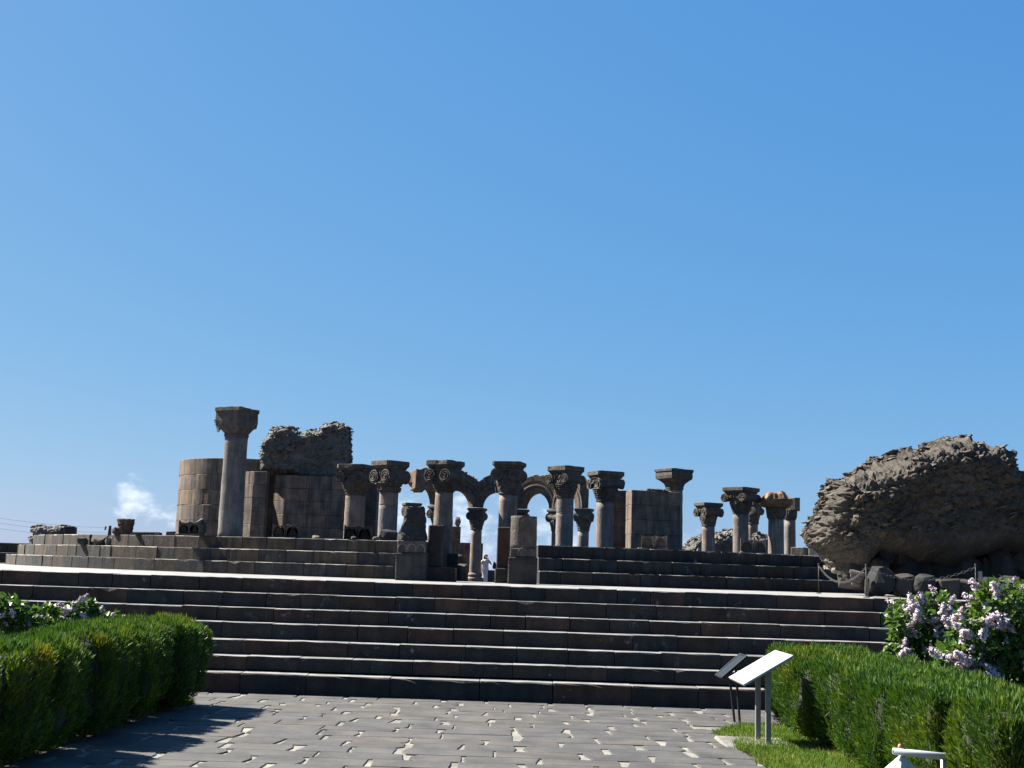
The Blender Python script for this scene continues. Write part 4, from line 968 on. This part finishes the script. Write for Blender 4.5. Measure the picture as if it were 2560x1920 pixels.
# ================================================================== foreground
def info_board(name, label, lo_a, lo_b, hi_b, hi_a, thick, m_top, m_frame, legs, leg_r, square=True, rim=False):
    A, B, Cc, D = (Vector(p) for p in (lo_a, lo_b, hi_b, hi_a)); n = (B-A).cross(D-A).normalized()
    if n.z < 0: n = -n
    c = (A+B+Cc+D)/4; t = thing(name, label, 'information board', (c.x, c.y, gz(c.y)), 'information boards beside the path')
    q = [A, B, Cc, D]
    def plate(e, z0, z1): return loft([[c+(p-c)*e+n*z0-ORG[t] for p in q], [c+(p-c)*e+n*z1-ORG[t] for p in q]])
    part('panel', mesh(*plate(.985 if rim else 1, -thick, 0)), m_top, t)
    part('backing', mesh(*plate(1.0, -thick*2.2, -thick-.001)), m_frame, t)
    if rim:
        for a, b in zip(q, q[1:]+q[:1]): part('frame_bar', mesh(*tube([a-ORG[t]+n*.004, b-ORG[t]+n*.004], .012, 6)), m_frame, t)
    for (x, y, x2, y2) in legs:
        # where the plane of the panel passes over the leg
        zt = A.z-((x2-A.x)*n.x+(y2-A.y)*n.y)/n.z-thick*2.2
        zb = gz(y)-.06; o_ = ORG[t]
        if square: g = loft([[(x+a*leg_r-o_.x, y+b*leg_r-o_.y, zb-o_.z) for a, b in ((-1,-1),(1,-1),(1,1),(-1,1))], [(x2+a*leg_r-o_.x, y2+b*leg_r-o_.y, zt-o_.z-(a*leg_r*n.x)/n.z) for a, b in ((-1,-1),(1,-1),(1,1),(-1,1))]])
        else: g = tube([Vector((x, y, zb))-o_, Vector((x2, y2, zt))-o_], leg_r, 10)
        part('leg', mesh(*g), m_frame, t)
    return t
zl = .735; zh = 1.058
b1 = info_board('information_board', 'white sloping information board on two square steel posts beside the path', (2.6, 14.45, zl), (2.6, 13.55, zl), (3.135, 13.55, zh), (3.135, 14.45, zh), .012, MS['white'], MS['steel'], [(2.88, 14.16, 2.88, 14.16), (2.91, 13.76, 2.91, 13.76)], .027)
tag(part('footing', mesh(*cbox(.75, .75, .05, .02, .012)), MS['mortar'], None, (2.80, 13.98, gz(13.98)-.03)), 'small concrete footing in the grass under the white board', 'footing')
info_board('information_board', 'small dark framed sloping board on two thin black legs, behind the white one', (2.80, 16.5, .60), (2.80, 16.05, .60), (3.10, 15.95, .885), (3.10, 16.4, .885), .015, MS['glass'], MS['black'], [(3.02, 16.3, 2.94, 16.33), (3.04, 16.05, 2.99, 16.12)], .016, False, True)

# ---- white pyramid hood on a pipe frame at the lower right
YB_ = 9.6; a = at(2254, 1886, YB_); z0 = gz(YB_)
t = thing('hooded_bin', 'white metal pyramid hood on a pipe frame before the right hedge', 'bin', (a.x, YB_, z0))
hood = loft([[(-.30, -.26, a.z-.36-z0), (.30, -.26, a.z-.36-z0), (.30, .26, a.z-.36-z0), (-.30, .26, a.z-.36-z0)], [(-.008, -.008, a.z-.005-z0), (.008, -.008, a.z-.005-z0), (.008, .008, a.z-.005-z0), (-.008, .008, a.z-.005-z0)]])
part('hood', mesh(*xf(hood, rotz(.45))), MS['whitem'], t)
p0 = at(2233, 1878, YB_-.02)-ORG[t]; p1 = at(2420, 1897, YB_+.0)-ORG[t]
L = [tube([p0, p1], .026, 16)]; part('top_pipe', mesh(*L[0], True), MS['whitem'], t)
d_ = (p1-p0).normalized(); part('pipe_mouth', mesh(*tube([p0-d_*.0015, p0+d_*.01], .013, 12)), MS['black'], t)
part('knob', mesh(*[[v+at(2251, 1876, YB_)-ORG[t] for v in rock(.042, .042, .055, 2, 40)[0]], rock(.042, .042, .055, 2, 40)[1]]), MS['rust'], t)
for u in (2361, 2258):
    q = at(u, 1888, YB_)-ORG[t]; part('post', mesh(*tube([(q.x, q.y+.03, -.05), (q.x, q.y+.03, q.z-.03)], .020, 12), True), MS['whitem'], t)

# ---- clipped thuja shrubs of the two hedges
def np_mesh(V, F4):
    me = bpy.data.meshes.new('m'); me.vertices.add(len(V)); me.vertices.foreach_set('co', V.astype(np.float32).ravel())
    k = F4.shape[1]; me.loops.add(F4.size); me.loops.foreach_set('vertex_index', F4.astype(np.int32).ravel())
    me.polygons.add(len(F4)); me.polygons.foreach_set('loop_start', np.arange(0, F4.size, k, dtype=np.int32))
    me.update(calc_edges=True); me.validate(); return me
def rbox_map(P, W, L, H, rad, pinch=.45):
    """points on a box surface -> rounded box, pinched at the foot; returns position and normal"""
    half = np.array([W/2, L/2, H/2]); inner = half-rad
    Q = np.clip(P, -inner, inner); d = P-Q; ln = np.linalg.norm(d, axis=1, keepdims=True); n = d/np.maximum(ln, 1e-6)
    S = Q+n*rad; z = (S[:, 2]+H/2)/H
    pin = np.clip((.30-z)/.30, 0, 1); f = 1-pinch*pin**1.6
    S[:, 0] *= f; S[:, 1] *= f; n[:, 2] -= pin*.5
    return S, n
def vnoise(P, s, seed): return np.array([mn.noise(Vector(p)*s+Vector((seed*3.1, 0, 0))) for p in P])
def box_pts(n, W, L, H, r):
    A = np.array([L*H, L*H, W*H, W*H, W*L, W*L*.3]); f = r.choice(6, n, p=A/A.sum()); P = (r.random((n, 3))-.5)*np.array([W, L, H])
    for k, (ax, s) in enumerate(((0, 1), (0, -1), (1, 1), (1, -1), (2, 1), (2, -1))): P[f == k, ax] = s*np.array([W, L, H])[ax]/2
    return P
def blades(S, n, r, ln, wd, up, spread, droop=0):
    k = len(S); d = n*.55+np.array([0, 0, up])+r.normal(0, spread, (k, 3)); d /= np.linalg.norm(d, axis=1, keepdims=True)
    s = np.cross(d, r.normal(0, 1, (k, 3))); s /= np.linalg.norm(s, axis=1, keepdims=True)
    l = ln*r.uniform(.5, 1.3, (k, 1)); w = wd*r.uniform(.6, 1.3, (k, 1))
    m = S+d*l*.5+s*0
    V = np.stack([S-d*l*.15, m+s*w, S+d*l-np.array([0, 0, droop])*l, m-s*w], 1).reshape(-1, 3)
    F = np.arange(4*k).reshape(-1, 4); return V, F
def shrub(label, X, Y, W, L, H, seed, n, group, pinch=.45, rad=.2):
    r = np.random.default_rng(seed); z0 = gz(Y); t = thing('thuja_shrub', label, 'shrub', (X, Y, z0-.05), group)
    P = box_pts(n, W, L, H, r); S, nn = rbox_map(P, W, L, H, rad, pinch); b = vnoise(S, 2.3, seed)*.10+vnoise(S*np.array([1, 1, .22]), 8, seed+9)*.07
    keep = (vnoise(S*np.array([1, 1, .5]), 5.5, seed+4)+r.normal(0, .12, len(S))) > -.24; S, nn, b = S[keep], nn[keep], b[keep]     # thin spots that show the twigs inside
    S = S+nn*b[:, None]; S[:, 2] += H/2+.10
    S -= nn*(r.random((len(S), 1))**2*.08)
    V, F = blades(S, nn*.8, r, .075, .0062, .75, .30)
    part('foliage', np_mesh(V, F), MS['thuja'], t)
    bm = bmesh.new(); bmesh.ops.create_cube(bm, size=2); bmesh.ops.subdivide_edges(bm, edges=bm.edges, cuts=9, use_grid_fill=True)
    Q = np.array([v.co[:] for v in bm.verts])*np.array([W/2, L/2, H/2]); S2, n2 = rbox_map(Q, W, L, H, rad, pinch); b = vnoise(S2, 2.3, seed)*.10
    S2 = S2+n2*(b-.055)[:, None]; S2[:, 2] += H/2+.10
    F2 = [tuple(v.index for v in f.verts) for f in bm.faces]; bm.free()
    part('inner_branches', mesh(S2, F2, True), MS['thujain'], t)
    for k in range(3): part('stem', mesh(*tube([(r.uniform(-.1, .1), (k-1)*L*.22, -.05), (r.uniform(-.15, .15), (k-1)*L*.25, H*.4)], .022, 7, .014)), MS['bark'], t)
HL = [('leftmost hedge shrub, cut off by the left edge of the photo', -4.55, 9.35, 1.05, .95), ('second hedge shrub from the left edge, before the first gap in the left hedge', -4.55, 10.35, 1.06, 1.1), ('hedge shrub left of the deep gap in the left hedge', -4.54, 11.45, 1.08, 1.15),
      ('hedge shrub right of the deep gap in the left hedge, yellowish on top', -4.55, 12.75, 1.06, 1.3), ('hedge shrub of the left hedge next before its end shrub', -4.55, 14.2, 1.06, 1.45), ('end shrub of the left hedge nearest the stairs', -4.55, 15.75, 1.08, 1.6)]
for i, (lb, X, Y, W, L) in enumerate(HL): shrub(lb, X+.17+(0, .03, -.02, .04, -.03, .02)[i], Y, W, L-.14, 1.05-gz(Y)+(.0, .02, -.03, .01, -.02, .0)[i], 40+i, int(21000*(L+.5)/1.6), 'clipped shrubs of the left hedge', .42, .24)
HR = [('end shrub of the right hedge nearest the stairs, behind the white board', 3.93, 15.6, 1.1, 1.2), ('second hedge shrub behind the white board, left of the gap in the right hedge', 3.93, 14.45, 1.1, 1.2), ('hedge shrub right behind the gap in the right hedge', 3.93, 13.2, 1.12, 1.25),
      ('hedge shrub above the white pyramid hood, right of the gap', 3.93, 11.9, 1.1, 1.25), ('yellowish hedge shrub at the right edge behind the pipe frame', 3.95, 10.6, 1.12, 1.25), ('nearest hedge shrub at the lower right corner', 3.98, 9.35, 1.1, 1.15)]
for i, (lb, X, Y, W, L) in enumerate(HR): shrub(lb, X+(.02, -.02, .03, -.03, 0, .02)[i], Y, W, L+.03, .93-gz(Y)+(.02, -.01, .01, -.02, .01, 0)[i], 60+i, int(26000*(L+.5)/1.6), 'clipped shrubs of the right hedge', .14, .16)

# ---- grass
def grass(label, regions, n, ln, mat, seed, name='grass'):
    r = np.random.default_rng(seed); S = []
    for (x0, x1, y0, y1, w, f) in regions:
        k = int(n*w); q = np.stack([r.uniform(x0, x1, k), r.uniform(y0, y1, k)], 1)
        if f: q = q[[f(a, b) for a, b in q]]
        S.append(q)
    q = np.concatenate(S); P = np.stack([q[:, 0], q[:, 1], [gz(y)-.012 for y in q[:, 1]]], 1)
    V, F = blades(P, np.tile((0, 0, .2), (len(P), 1)), r, ln, .0045, 1.0, .42)
    o = part(name, np_mesh(V, F), mat); o['kind'] = 'stuff'; o['label'] = label; o['category'] = 'grass'
def edge(x, y):
    e = 2.56+.05*math.sin(y*5)+.03*math.sin(y*13)
    if y > 14.9: e += (y-14.9)**2*.55
    return x > e
grass('green grass strip between the path and the right hedge', [(2.5, 4.4, 9, 15.9, 1, edge)], 52000, .075, MS['grass'], 5)
grass('grass tufts and dry blades along the foot of the left hedge', [(-5.2, -4.15, 9, 16.9, .8, None), (-4.35, -4.0, 15.9, 16.75, .25, lambda a, b: (a+4.3)**2/.09+(b-16.3)**2/.18 < 1)], 26000, .07, MS['drygrass'], 6)
# ---- lilac bushes
def floret_cluster(seed):
    r = np.random.default_rng(seed); n = 240; t = r.random(n)**.8; a = r.uniform(0, 6.28, n); rad = .046*(1-t)**.6*r.uniform(.75, 1.1, n)+.006
    k_ = 9; kt = np.linspace(.05, .95, k_); ka = np.arange(k_)*2.4+r.uniform(0, 1, k_); kr = .05*(1-kt)**.7       # loose side sprays of the panicle
    w_ = r.integers(0, k_, n); S = np.stack([kr[w_]*np.cos(ka[w_]), kr[w_]*np.sin(ka[w_]), kt[w_]*.15], 1)+r.normal(0, .0135, (n, 3)); a = np.arctan2(S[:, 1], S[:, 0]); t = S[:, 2]/.15; nn = np.stack([np.cos(a), np.sin(a), .4+t], 1); nn /= np.linalg.norm(nn, axis=1, keepdims=True)
    u_ = np.cross(nn, r.normal(0, 1, (n, 3))); u_ /= np.linalg.norm(u_, axis=1, keepdims=True); w = np.cross(nn, u_); s = .0105
    V = np.stack([S+u_*s, S+w*s+nn*.004, S-u_*s, S-w*s+nn*.004], 1).reshape(-1, 3)
    return np_mesh(V, np.arange(4*n).reshape(-1, 4))
FC = [floret_cluster(i) for i in range(5)]
for m_ in FC: m_.materials.append(MS['lilac'])
def lilac(label, lobes, Y, nleaf, nflow, seed, zb, leaf=.09):
    """lobes: (u, v, radius px) of the crown seen from the path"""
    r = np.random.default_rng(seed); rg = random.Random(seed)
    W = [(at(u, v, Y), px(q, Y)) for u, v, q in lobes]; cx = sum(p.x for p, _ in W)/len(W)
    t = thing('lilac_bush', label, 'shrub', (cx, Y, zb), 'lilac bushes behind the hedges')
    pts = []; nr = []
    wts = np.array([q*q for _, q in W]); wts = wts/wts.sum()
    def sample():
        p, q = W[r.choice(len(W), p=wts)]; d = r.normal(0, 1, 3); d /= np.linalg.norm(d); f = .45+.58*r.random()**.45
        pos = np.array(p)+d*q*f*np.array([1, .9, 1]); return pos, d
    V = []; F = []
    for i in range(nleaf):
        pos, d = sample(); 
        if pos[2] < zb+.15: continue
        ax = d*.7+np.array([0, 0, -.15])+r.normal(0, .5, 3); ax /= np.linalg.norm(ax); up = np.array([0, 0, 1.0])+r.normal(0, .45, 3)
        s = np.cross(ax, up); s /= np.linalg.norm(s); un = np.cross(s, ax); l = leaf*rg.uniform(.6, 1.25); w = l*.36; k = len(V)
        pp = lambda a, b, c: tuple(pos+ax*l*a+s*w*b+un*l*c)
        V += [pp(0, 0, 0), pp(.12, .75, .10), pp(.38, 1, .12), pp(.72, .5, .05), pp(1.05, 0, -.08), pp(.72, -.5, .05), pp(.38, -1, .12), pp(.12, -.75, .10), pp(.45, 0, 0)]
        F += [(k, k+1, k+2, k+8), (k+8, k+2, k+3, k+4), (k+8, k+4, k+5, k+6), (k, k+8, k+6, k+7)]
    o = part('leaves', mesh([Vector(v)-ORG[t] for v in V], F, True), MS['lleaf'], t); o['kind'] = 'stuff'
    for i in range(nflow):
        for _ in range(12):
            p, q = W[r.choice(len(W), p=wts)]; d = r.normal(0, 1, 3); d[1] -= .7; d[2] += .35; d /= np.linalg.norm(d)
            pos = np.array(p)+d*q*rg.uniform(.88, 1.06)
            if pos[2] > zb+.35: break
        dv = Vector(d)*.6+Vector((rg.gauss(0, .4), rg.gauss(0, .4), .5)); 
        ob = part('flower_cluster', FC[i % 5], MS['lilac'], t, pos); ob.rotation_euler = dv.to_track_quat('Z', 'Y').to_euler(); s = rg.uniform(.5, .95); ob.scale = (s, s, s)
    for i, (p, q) in enumerate(W):
        b = Vector((cx+(p.x-cx)*.4, Y, zb)); m_ = b.lerp(p, .55)+Vector((rg.uniform(-.1, .1), 0, .05))
        part('branch', mesh(*tube([b-ORG[t], m_-ORG[t], p-ORG[t]+Vector((0, 0, q*.6))], .02, 6, .007)), MS['bark'], t)
lilac('lilac bush with pale flowers behind the right hedge, left of the taller lilac', [(2276, 1552, 55), (2336, 1532, 50), (2256, 1622, 40), (2326, 1622, 60), (2386, 1602, 45)], 14.6, 1500, 58, 3, .2)
lilac('taller lilac bush full of pale flowers at the right edge', [(2436, 1582, 60), (2506, 1522, 70), (2476, 1622, 80), (2566, 1582, 90), (2396, 1662, 60), (2506, 1682, 80), (2606, 1502, 70), (2474, 1477, 26), (2586, 1702, 80), (2446, 1712, 50)], 13.2, 3400, 130, 4, .2)
lilac('lilac bush peeking over the left hedge at the left edge', [(20, 1539, 45), (-40, 1534, 50), (55, 1559, 40), (110, 1554, 38)], 16.6, 1300, 22, 5, .05)
lilac('lilac bush peeking over the left hedge beside its bright top', [(205, 1534, 34), (165, 1559, 36), (240, 1559, 30), (285, 1562, 24)], 16.9, 1000, 17, 6, .05)
